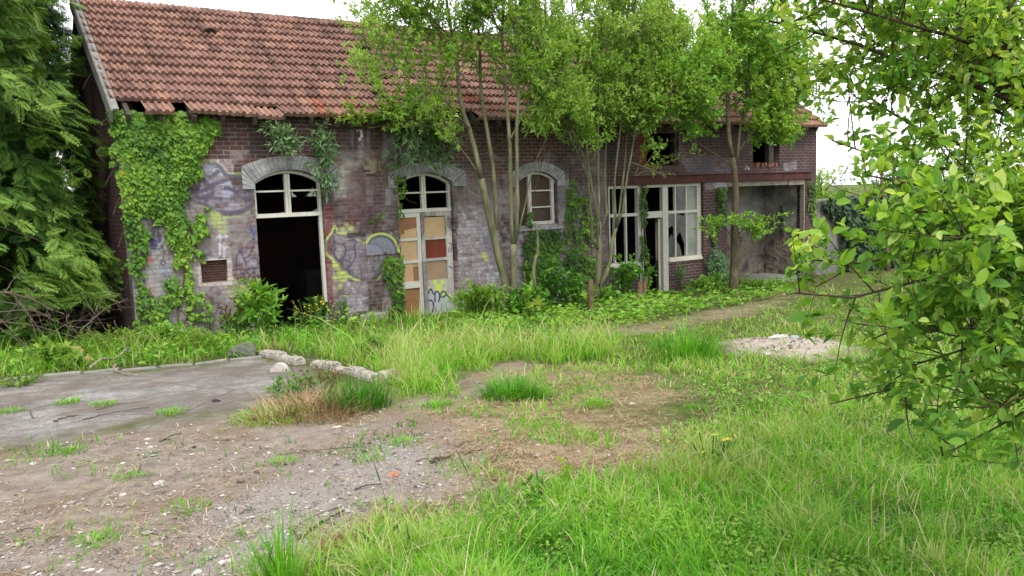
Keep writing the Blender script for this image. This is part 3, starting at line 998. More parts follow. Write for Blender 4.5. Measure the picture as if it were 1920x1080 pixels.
M_TILE = mat_tiles()
TW, TE = .232, .329
prof_u = np.array([0, .10, .16, .34, .42, .58, .66, .84, .92, 1.0])
prof_h = np.array([.042, .042, .002, .002, .036, .036, .002, .002, .042, .046])
rows = int(round(SL / TE))
cols = int((X1R - X0R) / TW)


def tile_mesh(mb, x, s0, drop=0.0, rot=0.0, lift=0.0, tint=.5, ln=TE + .05):
    """one ribbed clay tile: x of its left edge, s0 distance of its lower edge up the slope"""
    K = len(prof_u)
    P = []
    for s, th in ((s0 - drop, .088), (s0 - drop + ln, .016)):
        for k in range(K):
            u = (prof_u[k] - .5) * TW
            c = np.array([x + TW / 2 + u * math.cos(rot) - (s - s0) * math.sin(rot), 0, 0])
            P.append(c + np.array([0, YE, ZE]) + SD * (s + u * math.sin(rot)) + SN * (prof_h[k] + th + lift))
    for k in range(K):
        u = (prof_u[k] - .5) * TW
        P.append(np.array([x + TW / 2 + u, YE, ZE]) + SD * (s0 - drop) + SN * (th * 0 + .02 + lift + prof_h[k] * .3))
    F = [[k, k + 1, K + k + 1, K + k] for k in range(K - 1)] + [[k + 1, k, 2 * K + k, 2 * K + k + 1] for k in range(K - 1)]
    mb.add(P, [F], tint)


tl = MB()
for r_ in range(rows):
    for c in range(cols):
        x = X0R + c * TW
        sag = -.035 * math.sin(c / cols * 3.1) * math.sin(r_ / rows * 3.1) + .012 * math.sin(c * .31 + r_)
        drop, rot, lift = 0.0, rng.normal(0, .006), rng.uniform(0, .006)
        tint = np.clip(rng.normal(.48, .13), 0, .8)
        if r_ < 2 and x > 3:
            tint = np.clip(rng.normal(.74, .12), .45, .95)
        if r_ == 2 and x > 3.6:
            tint = np.clip(rng.normal(.75, .15), .4, 1)
        if r_ == 0:
            if x < .22 or .62 < x < .90 or 4.55 < x < 5.0 or 5.75 < x < 6.85 or 9.4 < x < 9.9 or 10.6 < x < 11.0:
                continue
            if x < .7: drop, tint = .07, .6
            elif x < 2.55: drop, rot, tint = .01 + .12 * (x - .9) / 1.6, -.03 + rng.normal(0, .02), .66 + rng.normal(0, .06)
            elif x < 3.0: drop, rot, tint = .02, .05, .3
            elif 5.0 < x < 5.75: drop, rot = .30 + rng.uniform(0, .1), .15
            elif 8.8 < x < 9.4: drop, rot = .16, .2
        elif r_ < 3 and 4.6 < x < 5.5 and rng.random() < .3:
            continue
        tile_mesh(tl, x, r_ * TE + .010 * math.sin(c * .23 + r_ * 1.7), drop, rot, lift + max(sag, -.02) - (.02 if drop > .1 else 0), tint)
roof = tl.build('roof', M_TILE, bld)
ul = MB()
for (ya, za, yb, zb) in ((YE + .42, ZE + .42 * .7197 - .012, YR, ZR - .012), (YR, ZR - .012, 6.66, 3.78)):
    ul.add([(X0R + .03, ya, za), (X1R - .03, ya, za), (X1R - .03, yb, zb), (X0R + .03, yb, zb), (X0R + .03, ya, za - .03), (X1R - .03, ya, za - .03), (X1R - .03, yb, zb - .03), (X0R + .03, yb, zb - .03)],
           [[[0, 1, 2, 3], [7, 6, 5, 4], [0, 4, 5, 1], [2, 6, 7, 3], [1, 5, 6, 2], [3, 7, 4, 0]]])
ul.build('roof_light_block', M_OLDWOOD, bld)  # added sheet under the tiles to stop light leaking in; also closes the back slope
rt = MB()
x = X0R
while x < X1R - .1:
    a = np.linspace(-.1, math.pi + .1, 9)
    L, r1, r0 = .40, .125, .145
    P = []
    for xx, rr in ((x, r0), (x + L + .03, r1)):
        for t in a:
            P.append((xx, YR + rr * math.cos(t), ZR - .035 + rr * .75 * math.sin(t)))
    for t in a:
        P.append((x, YR + .11 * math.cos(t), ZR - .035 + .11 * .75 * math.sin(t)))
    F = [[k, k + 1, 10 + k, 9 + k] for k in range(8)] + [[k + 1, k, 18 + k, 19 + k] for k in range(8)]
    rt.add(P, [F], np.clip(rng.normal(.35, .15), 0, .7))
    x += L
rt.build('ridge_tile_row', M_TILE, roof)
bb = MB()
bx = X0R - .03
P0, P1 = np.array([bx, YE - .05, ZE + .02]), np.array([bx, YR, ZR + .02])
bb.bar(P0 - SN * .08, P1 - SN * .08, .035, .22, SN)
bb.bar(np.array([bx + .05, YE, ZE]) + SN * .075, np.array([bx + .05, YR, ZR]) + SN * .075, .12, .02, SN)
bb.build('bargeboard', M_GREYWOOD, roof)
for x in np.arange(.12, XR, .52):
    y1 = YE - .02 - rng.uniform(-.06, .05)
    k = rng.uniform(-.02, .02)
    rf = MB().bar(np.array([x + k, y1, ZE - .075 + (y1 - YE) * .72]), np.array([x, .5, ZE - .075 + (.5 - YE) * .72]), .075, .13, SN)
    if 0.1 < x:
        rf.build('rafter_tail', M_OLDWOOD, roof)


def roof_vent(x, s0):
    mb = MB()
    o = np.array([x, YE, ZE]) + SD * s0 + SN * .06
    a = np.linspace(0, math.pi, 9)
    P = []
    for s in (0.0, .42):
        for t in a:
            h = .13 * math.sin(t) * (1 - s / .42)
            P.append(o + np.array([.15 * math.cos(t), 0, 0]) + SD * s + SN * h)
    for t in a:
        P.append(o + np.array([.115 * math.cos(t), 0, 0]) + SN * (.095 * math.sin(t)))
    F = [[k, k + 1, 10 + k, 9 + k] for k in range(8)] + [[k + 1, k, 18 + k, 19 + k] for k in range(8)]
    mb.add(P, [F], .2)
    v = mb.build('roof_vent', M_TILE, roof)
    h = MB()
    h.add([o + np.array([.115 * math.cos(t), 0, 0]) + SN * (.095 * math.sin(t)) + SD * .02 for t in a], [[list(range(9))]])
    h.build('vent_mouth_shade', M_DARK, roof)  # flat dark sheet painted as the shade inside the vent


for (px, py) in ((393, 68), (683, 100), (718, 152)):
    p = at(px, py, 2.2)
    # nearest point of the slope along the view ray
    n, o = SN, np.array([0, YE, ZE])
    d = p - EYE
    q = EYE + d * ((o - EYE) @ n / (d @ n))
    roof_vent(q[0], (q - o) @ SD)
ch = MB()
ch.box(10.15, 10.47, 2.98, 3.36, 6.05, 6.52).box(10.10, 10.52, 2.93, 3.41, 6.523, 6.60)
ch.tube([(10.31, 3.17, 6.6), (10.31, 3.17, 6.72)], [.10, .085], 10)
ch.build('chimney', mat_mottled('sooty_chimney', lin(96, 94, 98), lin(130, 128, 130), 6, .9), roof)
cb = MB()
cb.tube(spline([(3.6, -.12, 3.62), (6, -.10, 3.57), (9, -.12, 3.60), (11.6, -.1, 3.56)], 24), .012, 5)
cb.build('cable', M_DARK, bld)


# ================================================================== GROUND
def GP(pts): return np.array([on_ground(a, b)[:2] for a, b in pts])


P_ASPH = GP([(-420, 745), (0, 716), (200, 700), (480, 674), (565, 690), (600, 706), (515, 752), (470, 772), (0, 842), (-420, 900)])
P_DIRT = GP([(-700, 860), (0, 842), (470, 772), (520, 762), (600, 760), (740, 742), (850, 722), (905, 690), (960, 680), (1010, 690), (940, 742), (1060, 800), (1230, 806), (1300, 850), (1340, 880), (1200, 905), (1000, 912), (890, 960), (760, 1000), (640, 1035), (560, 1085), (470, 1200), (-700, 1300)])
P_STRAW = [GP([(820, 765), (960, 735), (1120, 770), (1250, 795), (1340, 868), (1150, 915), (900, 908), (850, 840)]),
           GP([(905, 702), (1080, 680), (1250, 700), (1280, 745), (1110, 775), (950, 742)]),
           GP([(470, 775), (560, 768), (730, 735), (780, 745), (640, 790), (480, 790)]),
           GP([(590, 1040), (800, 960), (900, 965), (760, 1020), (620, 1075)])]
P_PATH = GP([(1010, 620), (1180, 604), (1300, 592), (1420, 566), (1465, 545), (1490, 556), (1440, 585), (1290, 618), (1120, 640), (1040, 640)])
C_RUB = on_ground(1475, 652)[:2]
P_GRAVEL = [GP([(640, 850), (760, 820), (860, 850), (820, 890), (560, 960), (420, 1000), (400, 960)]), GP([(380, 1000), (700, 940), (560, 1080), (330, 1080)])]


def rub(x, y):
    d = np.array([x - C_RUB[0], y - C_RUB[1]])
    a, b = unit(_r[:2]), unit(_f[:2])
    return np.hypot((d[0] * a[0] + d[1] * a[1]) / 1.0, (d[0] * b[0] + d[1] * b[1]) / 1.15)


def gz(x, y):
    x, y = np.asarray(x, float), np.asarray(y, float)
    z = slope(x, y) + .05 * (fbm(x * .7, y * .7, 5, 3) - .5) + .025 * (fbm(x * 3.1, y * 3.1, 15, 3) - .5)
    z = z + .10 * np.clip(1 - rub(x, y) / 1.0, 0, 1) ** .8
    ins = np.clip((y - .05) / .2, 0, 1) * np.clip((6.5 - y) / .1, 0, 1) * np.clip((x - .05) / .2, 0, 1) * np.clip((18.5 - x) / .1, 0, 1)
    return z - .75 * ins


def smooth(d, w): return np.clip(d / w + .5, 0, 1)


def masks(x, y):
    n = (fbm(x * 2.3, y * 2.3, 31, 4) - .5)
    wob = n * .5
    asph = smooth(poly_sdf(x, y, P_ASPH) + wob * 2.4 + (fbm(x * 9, y * 9, 33, 3) - .5) * .5, .7)
    dirt = smooth(poly_sdf(x, y, P_DIRT) + wob * 1.0, .5)
    straw = 0 * x
    for P in P_STRAW:
        straw = np.maximum(straw, smooth(poly_sdf(x, y, P) + wob * 1.6, .7))
    path = smooth(poly_sdf(x, y, P_PATH) + wob * 2.4 - .12, .6) * .75
    rb = np.clip((1.05 - rub(x, y) + wob * .9) * 2.5, 0, 1)
    grv = 0 * x
    for P in P_GRAVEL:
        grv = np.maximum(grv, smooth(poly_sdf(x, y, P) + wob * 1.2, .8))
    return asph, dirt, straw, path, rb, grv


NX = np.concatenate([[-400, -150, -60, -30, -18, -12], np.arange(-9, 25, .09), [26, 28, 32, 40, 60, 120, 400]])
NY = np.concatenate([[-400, -120, -50, -28, -20], np.arange(-17.5, 3.2, .075), [4, 5, 6, 6.3, 6.6, 8, 12, 18, 30, 60, 150, 600]])
XX, YY = np.meshgrid(NX, NY)
ZZ = gz(XX, YY)
A, D, S, PT, RB, GV = masks(XX, YY)
near = (np.abs(XX - 8) < 18) & (np.abs(YY + 7) < 11)
ZZ = ZZ + near * (1 - A) * D * .02 * (fbm(XX * 9, YY * 9, 41, 2) - .5) + near * RB * .05 * (fbm(XX * 11, YY * 11, 43, 2) - .5)
nx, ny = len(NX), len(NY)
idx = np.arange(nx * ny).reshape(ny, nx)
FQ = np.stack([idx[:-1, :-1], idx[:-1, 1:], idx[1:, 1:], idx[1:, :-1]], -1).reshape(-1, 4)


def mat_ground():
    s = NT('yard_ground')
    co = s.co()
    a1 = s.n('Attribute', attribute_name='cover')
    sp = s.n('SeparateColor', {0: a1.outputs['Color']})
    asph, dirt, straw = sp.outputs[0], sp.outputs[1], sp.outputs[2]
    a2 = s.n('Attribute', attribute_name='extra')
    sp2 = s.n('SeparateColor', {0: a2.outputs['Color']})
    path, rb, grv = sp2.outputs[0], sp2.outputs[1], sp2.outputs[2]
    big = s.noise(co, .9, 6, .65)
    mid = s.noise(co, 6, 6, .7)
    fine = s.noise(co, 45, 4, .7)
    vf = s.noise(co, 170, 2, .6)
    soil = s.ramp(mid, [(.3, lin(60, 58, 36)), (.55, lin(80, 84, 44)), (.75, lin(100, 106, 56))])
    dcol = s.ramp(mid, [(.28, lin(98, 88, 80)), (.5, lin(127, 115, 105)), (.72, lin(148, 137, 128))])
    dcol = s.mix(s.ramp(big, [(.45, W0), (.62, (.75, .75, .75, 1))]), dcol, lin(116, 98, 82))
    dcol = s.mix(s.ramp(fine, [(.32, (.85, .85, .85, 1)), (.44, W0)]), dcol, lin(68, 60, 54))
    dcol = s.mix(s.ramp(vf, [(.62, W0), (.7, (.75, .75, .75, 1))]), dcol, lin(172, 164, 158))
    acol = s.ramp(mid, [(.3, lin(122, 119, 116)), (.5, lin(148, 145, 143)), (.7, lin(164, 162, 160))])
    acol = s.mix(s.ramp(big, [(.38, W0), (.58, (.8, .8, .8, 1))]), acol, lin(96, 86, 78))
    acol = s.mix(s.ramp(s.noise(co, 22, 5, .75), [(.36, (.75, .75, .75, 1)), (.5, W0)]), acol, lin(84, 78, 74))
    acol = s.mix(s.ramp(vf, [(.34, (.7, .7, .7, 1)), (.46, W0)]), acol, lin(78, 74, 72))
    acol = s.mix(s.ramp(vf, [(.62, W0), (.7, (.5, .5, .5, 1))]), acol, lin(176, 172, 168))
    crack = s.n('TexVoronoi', {'Vector': s.mix(.12, co, s.n('TexNoise', {'Vector': co, 'Scale': 2.0, 'Detail': 4}).outputs['Color']), 'Scale': .8}, feature='DISTANCE_TO_EDGE').outputs['Distance']
    acol = s.mix(s.ramp(crack, [(.0, (.85, .85, .85, 1)), (.012, W0)]), acol, lin(70, 64, 58))
    stain = s.noise(s.n('Mapping', {'Vector': co, 'Scale': (.5, 1.6, 1)}).outputs[0], 1.6, 6, .7)
    acol = s.mix(s.ramp(stain, [(.5, W0), (.62, (.7, .7, .7, 1))]), acol, lin(108, 96, 87))
    scol = s.ramp(fine, [(.3, lin(92, 80, 62)), (.5, lin(134, 118, 92)), (.7, lin(160, 144, 116))])
    rcol = s.ramp(fine, [(.3, lin(104, 90, 78)), (.5, lin(158, 146, 134)), (.7, lin(188, 180, 174))])
    gcol = s.ramp(vf, [(.35, lin(96, 90, 88)), (.5, lin(134, 128, 126)), (.65, lin(182, 178, 178))])
    col = s.mix(dirt, soil, dcol)
    col = s.mix(s.math('MULTIPLY', path, .8), col, s.ramp(mid, [(.3, lin(112, 98, 80)), (.7, lin(152, 138, 118))]))
    col = s.mix(s.math('MULTIPLY', grv, s.ramp(fine, [(.35, W0), (.55, (.9, .9, .9, 1))])), col, gcol)
    col = s.mix(s.math('MULTIPLY', straw, s.ramp(mid, [(.3, (.4, .4, .4, 1)), (.55, (.95, .95, .95, 1))])), col, scol)
    col = s.mix(asph, col, acol)
    col = s.mix(rb, col, rcol)
    h = s.math('ADD', s.math('MULTIPLY', fine, 1.0), s.math('MULTIPLY', vf, .6))
    return s.done(col, .97, s.bump(h, .8, .02), spec=.12)


gnd = npmesh('ground', np.stack([XX, YY, ZZ], -1), [FQ], mat_ground(), smooth=True)
for nm, arrs in (('cover', (A, D, S)), ('extra', (PT, RB, GV))):
    at_ = gnd.data.attributes.new(nm, 'FLOAT_COLOR', 'POINT')
    c = np.ones((nx * ny, 4), 'f4')
    for k, a in enumerate(arrs):
        c[:, k] = a.ravel()
    at_.data.foreach_set('color', c.ravel())
tag(gnd, 'yard ground of bare dirt, old tarmac and grassed soil', None, None, 'structure')

# ---- flush concrete kerb along the left verge
kb = MB()
ka, kc = on_ground(-330, 741), on_ground(492, 671)
n = 11
for k in range(n):
    t0, t1 = k / n + .004, (k + 1) / n - .004
    p, q = ka + (kc - ka) * t0, ka + (kc - ka) * t1
    p[2], q[2] = gz(*p[:2]) - .012 + rng.uniform(-.02, .02), gz(*q[:2]) - .012 + rng.uniform(-.02, .02)
    kb.bar(p, q, .13, .07)
kb = kb.build('kerb', mat_mottled('old_concrete_kerb', lin(112, 108, 102), lin(146, 142, 136), 7, .95, .5))
tag(kb, 'flush grey concrete kerb between the old tarmac and the weedy verge', None, None, 'structure')

# ================================================================== GRASS AND LOW COVER
G_MID = GP([(500, 668), (540, 655), (530, 640), (640, 640), (700, 600), (900, 590), (1000, 620), (1100, 640), (1215, 640), (1170, 665), (1050, 690), (960, 678), (885, 705), (835, 738), (770, 738), (730, 706), (610, 668)])
G_RIGHT = GP([(1000, 622), (1250, 630), (1330, 610), (1400, 596), (1480, 566), (1560, 532), (1800, 495), (2500, 440), (2900, 1300), (1400, 1200), (1360, 880), (1290, 830), (1220, 775), (1235, 740), (1160, 720), (1080, 748), (1010, 770), (1050, 690), (1165, 662)])
G_FRONT = GP([(560, 1300), (640, 1085), (715, 1045), (800, 1000), (900, 950), (950, 918), (1080, 902), (1215, 897), (1300, 868), (1400, 800), (2600, 760), (2900, 1400)])
G_SPOT = [GP([(610, 848), (680, 815), (785, 790), (805, 812), (745, 842), (690, 858)]), GP([(1010, 690), (1100, 715), (1230, 745), (1080, 770), (940, 745), (905, 720)]), GP([(60, 760), (150, 745), (160, 760), (70, 772)]), GP([(60, 845), (150, 825), (180, 835), (90, 860)]), GP([(-60, 775), (40, 765), (30, 785), (-60, 800)])]
G_VERGE = GP([(-700, 735), (0, 706), (180, 694), (440, 672), (500, 662), (495, 620), (230, 640), (0, 612), (-700, 620)])
G_DOOR = GP([(440, 672), (500, 664), (560, 655), (640, 640), (700, 606), (560, 605), (430, 640)])


def grass_field(x, y):
    """density 0..1, height in metres, tint offset"""
    n = fbm(x * 1.7, y * 1.7, 51, 4)
    n2 = fbm(x * 5, y * 5, 53, 3)
    wob = (n - .5) * .9
    den, hh, tt = 0 * x, 0 * x + .06, 0 * x
    for P, d, h, t, s in ((G_RIGHT, .78, .072, .16, .6), (G_SPOT[1], .60, .10, .16, .7), (G_FRONT, .80, .115, .16, .8), (G_VERGE, .8, .16, .06, .3), (G_DOOR, .8, .14, .08, .3), (G_MID, 1.0, .22, .22, .35)):
        k = smooth(poly_sdf(x, y, P) + wob * .8, s)
        hh = np.where(k * d > den * .999, h * (.45 + .55 * k), hh)
        tt = np.where(k * d > den * .999, t, tt)
        den = np.maximum(den, k * d)
    for P in (G_SPOT[0], G_SPOT[2], G_SPOT[3], G_SPOT[4]):
        k = smooth(poly_sdf(x, y, P) + wob * .5, .25) * .55
        hh = np.where(k > den, .07, hh)
        den = np.maximum(den, k)
    A, D, S, PT, RB, GV = masks(x, y)
    den = np.maximum(den, .035 * (n2 > .55))
    den = den * (1 - .93 * RB) * (1 - .35 * PT) * (1 - A * .995) * (1 - .45 * S * (n2 > .5))
    den = den * np.clip(.35 + 1.6 * (n - .25), .15, 1)
    hh = hh * (.6 + .9 * n2) * (1 - .5 * PT)
    ok = ~((y > -.03) & (y < 6.5) & (x > -.05) & (x < 18.7))
    n3 = fbm(x * .55 + 9, y * .55, 57, 3)
    den = np.maximum(den, .40 * S * np.clip((n - .46) * 6, 0, 1))
    return den * ok, hh * (.35 + 1.3 * n3) * (.7 + .6 * n), tt + (n - .5) * .8 + (n3 - .5) * .5 + (n2 - .5) * .3


def blades(n_try, name, mat, label, x_rng=(-500, 2350), y_rng=(500, 1290), wide=1.0, hs=1.0):
    px = rng.uniform(*x_rng, n_try)
    py = y_rng[0] + (y_rng[1] - y_rng[0]) * rng.uniform(0, 1, n_try) ** .9
    nrm = np.array([.028, .03, 1.0])
    d = CAM_R * ((px - 960) / F_PX)[:, None] - CAM_U * ((py - 540) / F_PX)[:, None] + CAM_F
    t = (-.05 - nrm @ EYE) / (d @ nrm)
    ok = (t > 1.2) & (t < 45)
    P = EYE + d[ok] * t[ok][:, None]
    t = t[ok]
    x, y = P[:, 0], P[:, 1]
    den, hh, tt = grass_field(x, y)
    keep = rng.uniform(0, 1, len(x)) < den
    x, y, hh, tt, t = x[keep], y[keep], hh[keep], tt[keep], t[keep]
    n = len(x)
    h = hh * np.exp(rng.normal(0, .35, n)) * hs
    w = (.0016 + .00030 * t) * np.exp(rng.normal(0, .3, n)) * wide
    lean = np.clip(np.abs(rng.normal(.6, .38, n)), .05, 1.5)
    ph = rng.uniform(0, 2 * np.pi, n) + 0
    ps = ph + np.pi / 2 + rng.normal(0, .6, n)
    base = np.stack([x, y, gz(x, y) - .01], 1)
    dirv = np.stack([np.cos(ph), np.sin(ph), 0 * ph], 1)
    side = np.stack([np.cos(ps), np.sin(ps), 0 * ps], 1)
    V = np.empty((n, 7, 3))
    for i, (tt_, ww) in enumerate(((0, .8), (.4, 1.0), (.75, .65))):
        c = base + dirv * (h * lean * tt_ ** 2)[:, None]
        c[:, 2] += h * tt_ * (1 - .28 * lean * tt_)
        V[:, 2 * i] = c - side * (w * ww)[:, None]
        V[:, 2 * i + 1] = c + side * (w * ww)[:, None]
    c = base + dirv * (h * lean)[:, None]
    c[:, 2] += h * (1 - .28 * lean)
    V[:, 6] = c
    b = (np.arange(n) * 7)[:, None]
    Q = np.concatenate([b + np.array([[0, 1, 3, 2]]), b + np.array([[2, 3, 5, 4]])])
    T = b + np.array([[4, 5, 6]])
    tint = np.clip(.42 + tt + rng.normal(0, .13, n), 0, .86)
    dry = rng.uniform(0, 1, n) < .05 + .55 * np.clip(fbm(x * .9, y * .9, 58, 3) - .5, 0, 1)
    tint = np.where(dry, rng.uniform(.9, 1, n), tint)
    tv = np.repeat(tint[:, None], 7, 1) + np.array([-.10, -.10, 0, 0, .05, .05, .08])[None]
    o = npmesh(name, V, [Q, T], mat, tint=np.clip(tv, 0, 1))
    return tag(o, label, None, None, 'stuff')


M_GRASS = mat_leaf('grass_blades', [(0, (.018, .088, .006, 1)), (.3, (.052, .205, .010, 1)), (.55, (.106, .320, .014, 1)), (.8, (.195, .405, .030, 1)), (.92, (.38, .39, .16, 1)), (1, (.48, .43, .27, 1))], .42, .5, .25)
M_STRAW = mat_leaf('dry_straw', [(0, (.10, .055, .03, 1)), (.4, (.22, .14, .075, 1)), (.8, (.36, .26, .15, 1)), (1, (.45, .38, .26, 1))], .15, .7, .15)
blades(480000, 'grass', M_GRASS, 'fresh green grass covering the yard in front of the workshop')


def straw_field(n_try, name, label):
    px = rng.uniform(-300, 2100, n_try)
    py = rng.uniform(590, 1250, n_try)
    nrm = np.array([.028, .03, 1.0])
    d = CAM_R * ((px - 960) / F_PX)[:, None] - CAM_U * ((py - 540) / F_PX)[:, None] + CAM_F
    t = (-.05 - nrm @ EYE) / (d @ nrm)
    P = EYE + d * t[:, None]
    x, y = P[:, 0], P[:, 1]
    A, D, S, PT, RB, GV = masks(x, y)
    n2 = fbm(x * 3, y * 3, 61, 4)
    den = np.maximum(S * np.clip((n2 - .3) * 3, .1, 1) * .8, np.maximum(.07 * D * (n2 > .5), .35 * PT)) * (1 - A * .96)
    den = np.maximum(den, RB * .25)
    g, _, _ = grass_field(x, y)
    den = np.maximum(den, (.10 + .5 * np.clip(fbm(x * .8, y * .8, 62, 3) - .52, 0, 1) * 2) * (g > .3)) * ((y < -.05) | (x < 0))
    k = rng.uniform(0, 1, n_try) < den
    x, y, t = x[k], y[k], t[k]
    n = len(x)
    L = rng.uniform(.03, .14, n)
    w = (.0010 + .00022 * t)
    ph = rng.uniform(0, 2 * np.pi, n)
    dv = np.stack([np.cos(ph), np.sin(ph), rng.normal(0, .18, n)], 1) * (L / 2)[:, None]
    sv = np.stack([-np.sin(ph), np.cos(ph), 0 * ph], 1) * w[:, None]
    c = np.stack([x, y, gz(x, y) + .006 + np.abs(rng.normal(0, .012, n))], 1)
    up = np.array([0, 0, 1.0]) * (L * rng.uniform(0, .12, n))[:, None]
    V = np.stack([c - dv - sv, c - dv + sv, c - sv + up, c + sv + up, c + dv - sv, c + dv + sv], 1)
    b = (np.arange(n) * 6)[:, None]
    Q = np.concatenate([b + np.array([[0, 1, 3, 2]]), b + np.array([[2, 3, 5, 4]])])
    o = npmesh(name, V, [Q], M_STRAW, tint=np.repeat(rng.uniform(0, 1, n), 6))
    return tag(o, label, None, None, 'stuff')


straw_field(230000, 'straw', 'dry brown straw and dead grass scattered over the bare ground')


# ---- pebbles and grit, one loose mass
def pebbles(n_try):
    px = rng.uniform(-200, 2000, n_try)
    py = rng.uniform(610, 1150, n_try)
    P = np.array([on_ground(a, b) for a, b in zip(px, py)])
    x, y = P[:, 0], P[:, 1]
    A, D, S, PT, RB, GV = masks(x, y)
    n2 = fbm(x * 2, y * 2, 71, 3)
    den = np.clip(.55 * D * (n2 > .36) + .8 * GV + 1.0 * RB + .2 * PT - .9 * A + .16 * A, 0, 1)
    k = rng.uniform(0, 1, n_try) < den
    x, y, RB = x[k], y[k], RB[k]
    n = len(x)
    O = np.array([[1, 0, 0], [0, 1, 0], [-1, 0, 0], [0, -1, 0], [.2, .1, .8], [.1, -.1, -.6]])
    F = np.array([[0, 1, 4], [1, 2, 4], [2, 3, 4], [3, 0, 4], [1, 0, 5], [2, 1, 5], [3, 2, 5], [0, 3, 5]])
    sz = np.exp(rng.normal(-5.1, .55, n)) * (1 + 1.6 * RB)
    V = O[None] * (1 + rng.uniform(-.35, .35, (n, 6, 1))) * (sz[:, None] * rng.uniform(.5, 1.4, (n, 3)))[:, None, :]
    a = rng.uniform(0, 2 * np.pi, n)
    ca, sa = np.cos(a)[:, None], np.sin(a)[:, None]
    V = np.stack([V[..., 0] * ca - V[..., 1] * sa, V[..., 0] * sa + V[..., 1] * ca, V[..., 2] * .7], -1)
    V += np.stack([x, y, gz(x, y) + sz * .25], 1)[:, None]
    FF = (np.arange(n) * 6)[:, None, None] + F[None]
    s = NT('grit')
    col = s.ramp(s.n('Attribute', attribute_name='tint').outputs['Fac'], [(0, lin(70, 62, 58)), (.5, lin(122, 114, 108)), (.8, lin(160, 152, 146)), (1, lin(172, 167, 163))])
    o = npmesh('gravel', V, [FF.reshape(-1, 3)], s.done(col, .9), tint=np.repeat(rng.uniform(0, 1, n), 6))
    return tag(o, 'loose pale grit and pebbles on the bare ground', None, None, 'stuff')


pebbles(44000)


# ================================================================== TREES AND CLIMBERS
# leaf shapes: x along the blade, y across, z out of it
def T_oval(w=.5, cup=.10, bend=.12):
    xs = np.array([0, .22, .5, .78, 1.0])
    ws = np.array([.02, .40, .5, .36, .02]) * w * 2
    V, F = [], []
    for x, ww in zip(xs, ws):
        z = -bend * x * x
        V += [(x, -ww / 2, z + cup * ww), (x, 0, z), (x, ww / 2, z + cup * ww)]
    for k in range(4):
        a = 3 * k
        F += [[a, a + 3, a + 4, a + 1], [a + 1, a + 4, a + 5, a + 2]]
    return np.array(V), np.array(F)


def T_fold(w=.45, cup=.15, bend=.1):
    V = np.array([(0, 0, 0), (.45, -w / 2, cup * w), (.45, 0, -.02), (.45, w / 2, cup * w), (1, 0, -bend)])
    return V, [np.array([[0, 1, 2], [0, 2, 3], [2, 1, 4], [3, 2, 4]])]


def T_ivy():
    out = [(0, -.06), (-.12, -.32), (.16, -.30), (.22, -.56), (.50, -.26), (1.0, 0), (.50, .26), (.22, .56), (.16, .30), (-.12, .32), (0, .06)]
    V = [(.30, 0, .05)] + [(a, b, -.10 * (abs(b) + max(0, a - .4))) for a, b in out]
    n = len(out)
    F = [[0, 1 + k, 1 + (k + 1) % n] for k in range(n)]
    return np.array(V), np.array(F)


def T_palm():
    """a maple-like young leaf"""
    out = [(0, -.05), (-.05, -.42), (.22, -.30), (.50, -.62), (.55, -.24), (1.0, 0), (.55, .24), (.50, .62), (.22, .30), (-.05, .42), (0, .05)]
    V = [(.30, 0, .04)] + [(a, b, -.16 * (abs(b) + max(0, a - .4))) for a, b in out]
    n = len(out)
    return np.array(V), np.array([[0, 1 + k, 1 + (k + 1) % n] for k in range(n)])


def place(mb, tmpl, pos, dirv, nrm, size, tint):
    """many copies of one leaf shape"""
    V0, F0 = tmpl
    F0 = F0 if isinstance(F0, list) else [F0]
    pos, dirv, nrm = (np.asarray(v, float) for v in (pos, dirv, nrm))
    n = len(pos)
    if n == 0:
        return
    X = unit(dirv)
    Y = unit(np.cross(nrm, X))
    Z = np.cross(X, Y)
    size = np.broadcast_to(np.asarray(size, float), (n,))
    M = np.stack([X, Y, Z], 1) * size[:, None, None]
    V = np.einsum('kc,ncd->nkd', V0, M) + pos[:, None]
    k = len(V0)
    FF = [((np.arange(n) * k)[:, None, None] + f[None]).reshape(-1, f.shape[1]) for f in F0]
    mb.add(V.reshape(-1, 3), FF, np.repeat(np.clip(np.broadcast_to(tint, (n,)), 0, 1), k))


def rdir(n):
    v = rng.normal(0, 1, (n, 3))
    return unit(v)


def along(paths, n_each, t0=0.0, t1=1.0):
    """points and directions along polylines (n,K,3)"""
    n, K = paths.shape[:2]
    t = rng.uniform(t0, t1, (n, n_each)) * (K - 1)
    i = np.clip(t.astype(int), 0, K - 2)
    u = (t - i)[..., None]
    r = np.arange(n)[:, None]
    a, b = paths[r, i], paths[r, i + 1]
    return (a * (1 - u) + b * u).reshape(-1, 3), unit(b - a).reshape(-1, 3), (t / (K - 1)).ravel()


def shoots(p, d, L, spread, up, K=5, droop=0.0, out=None):
    """curved side shoots from points p of parents running along d"""
    n = len(p)
    s = rdir(n)
    s = unit(s - d * (s * d).sum(1, keepdims=True))
    if out is not None:
        s = unit(s + out)
    v = unit(d * (1 - spread) + s * spread + np.array([0, 0, 1.0]) * up)
    v2 = unit(v + np.array([0, 0, 1.0]) * (.35 - droop * 2) + rng.normal(0, .22, (n, 3)))
    t = np.linspace(0, 1, K)[None, :, None]
    L = np.broadcast_to(L, (n,))[:, None, None]
    return p[:, None] + L * (v[:, None] * (t - .5 * t * t) + v2[:, None] * .5 * t * t)


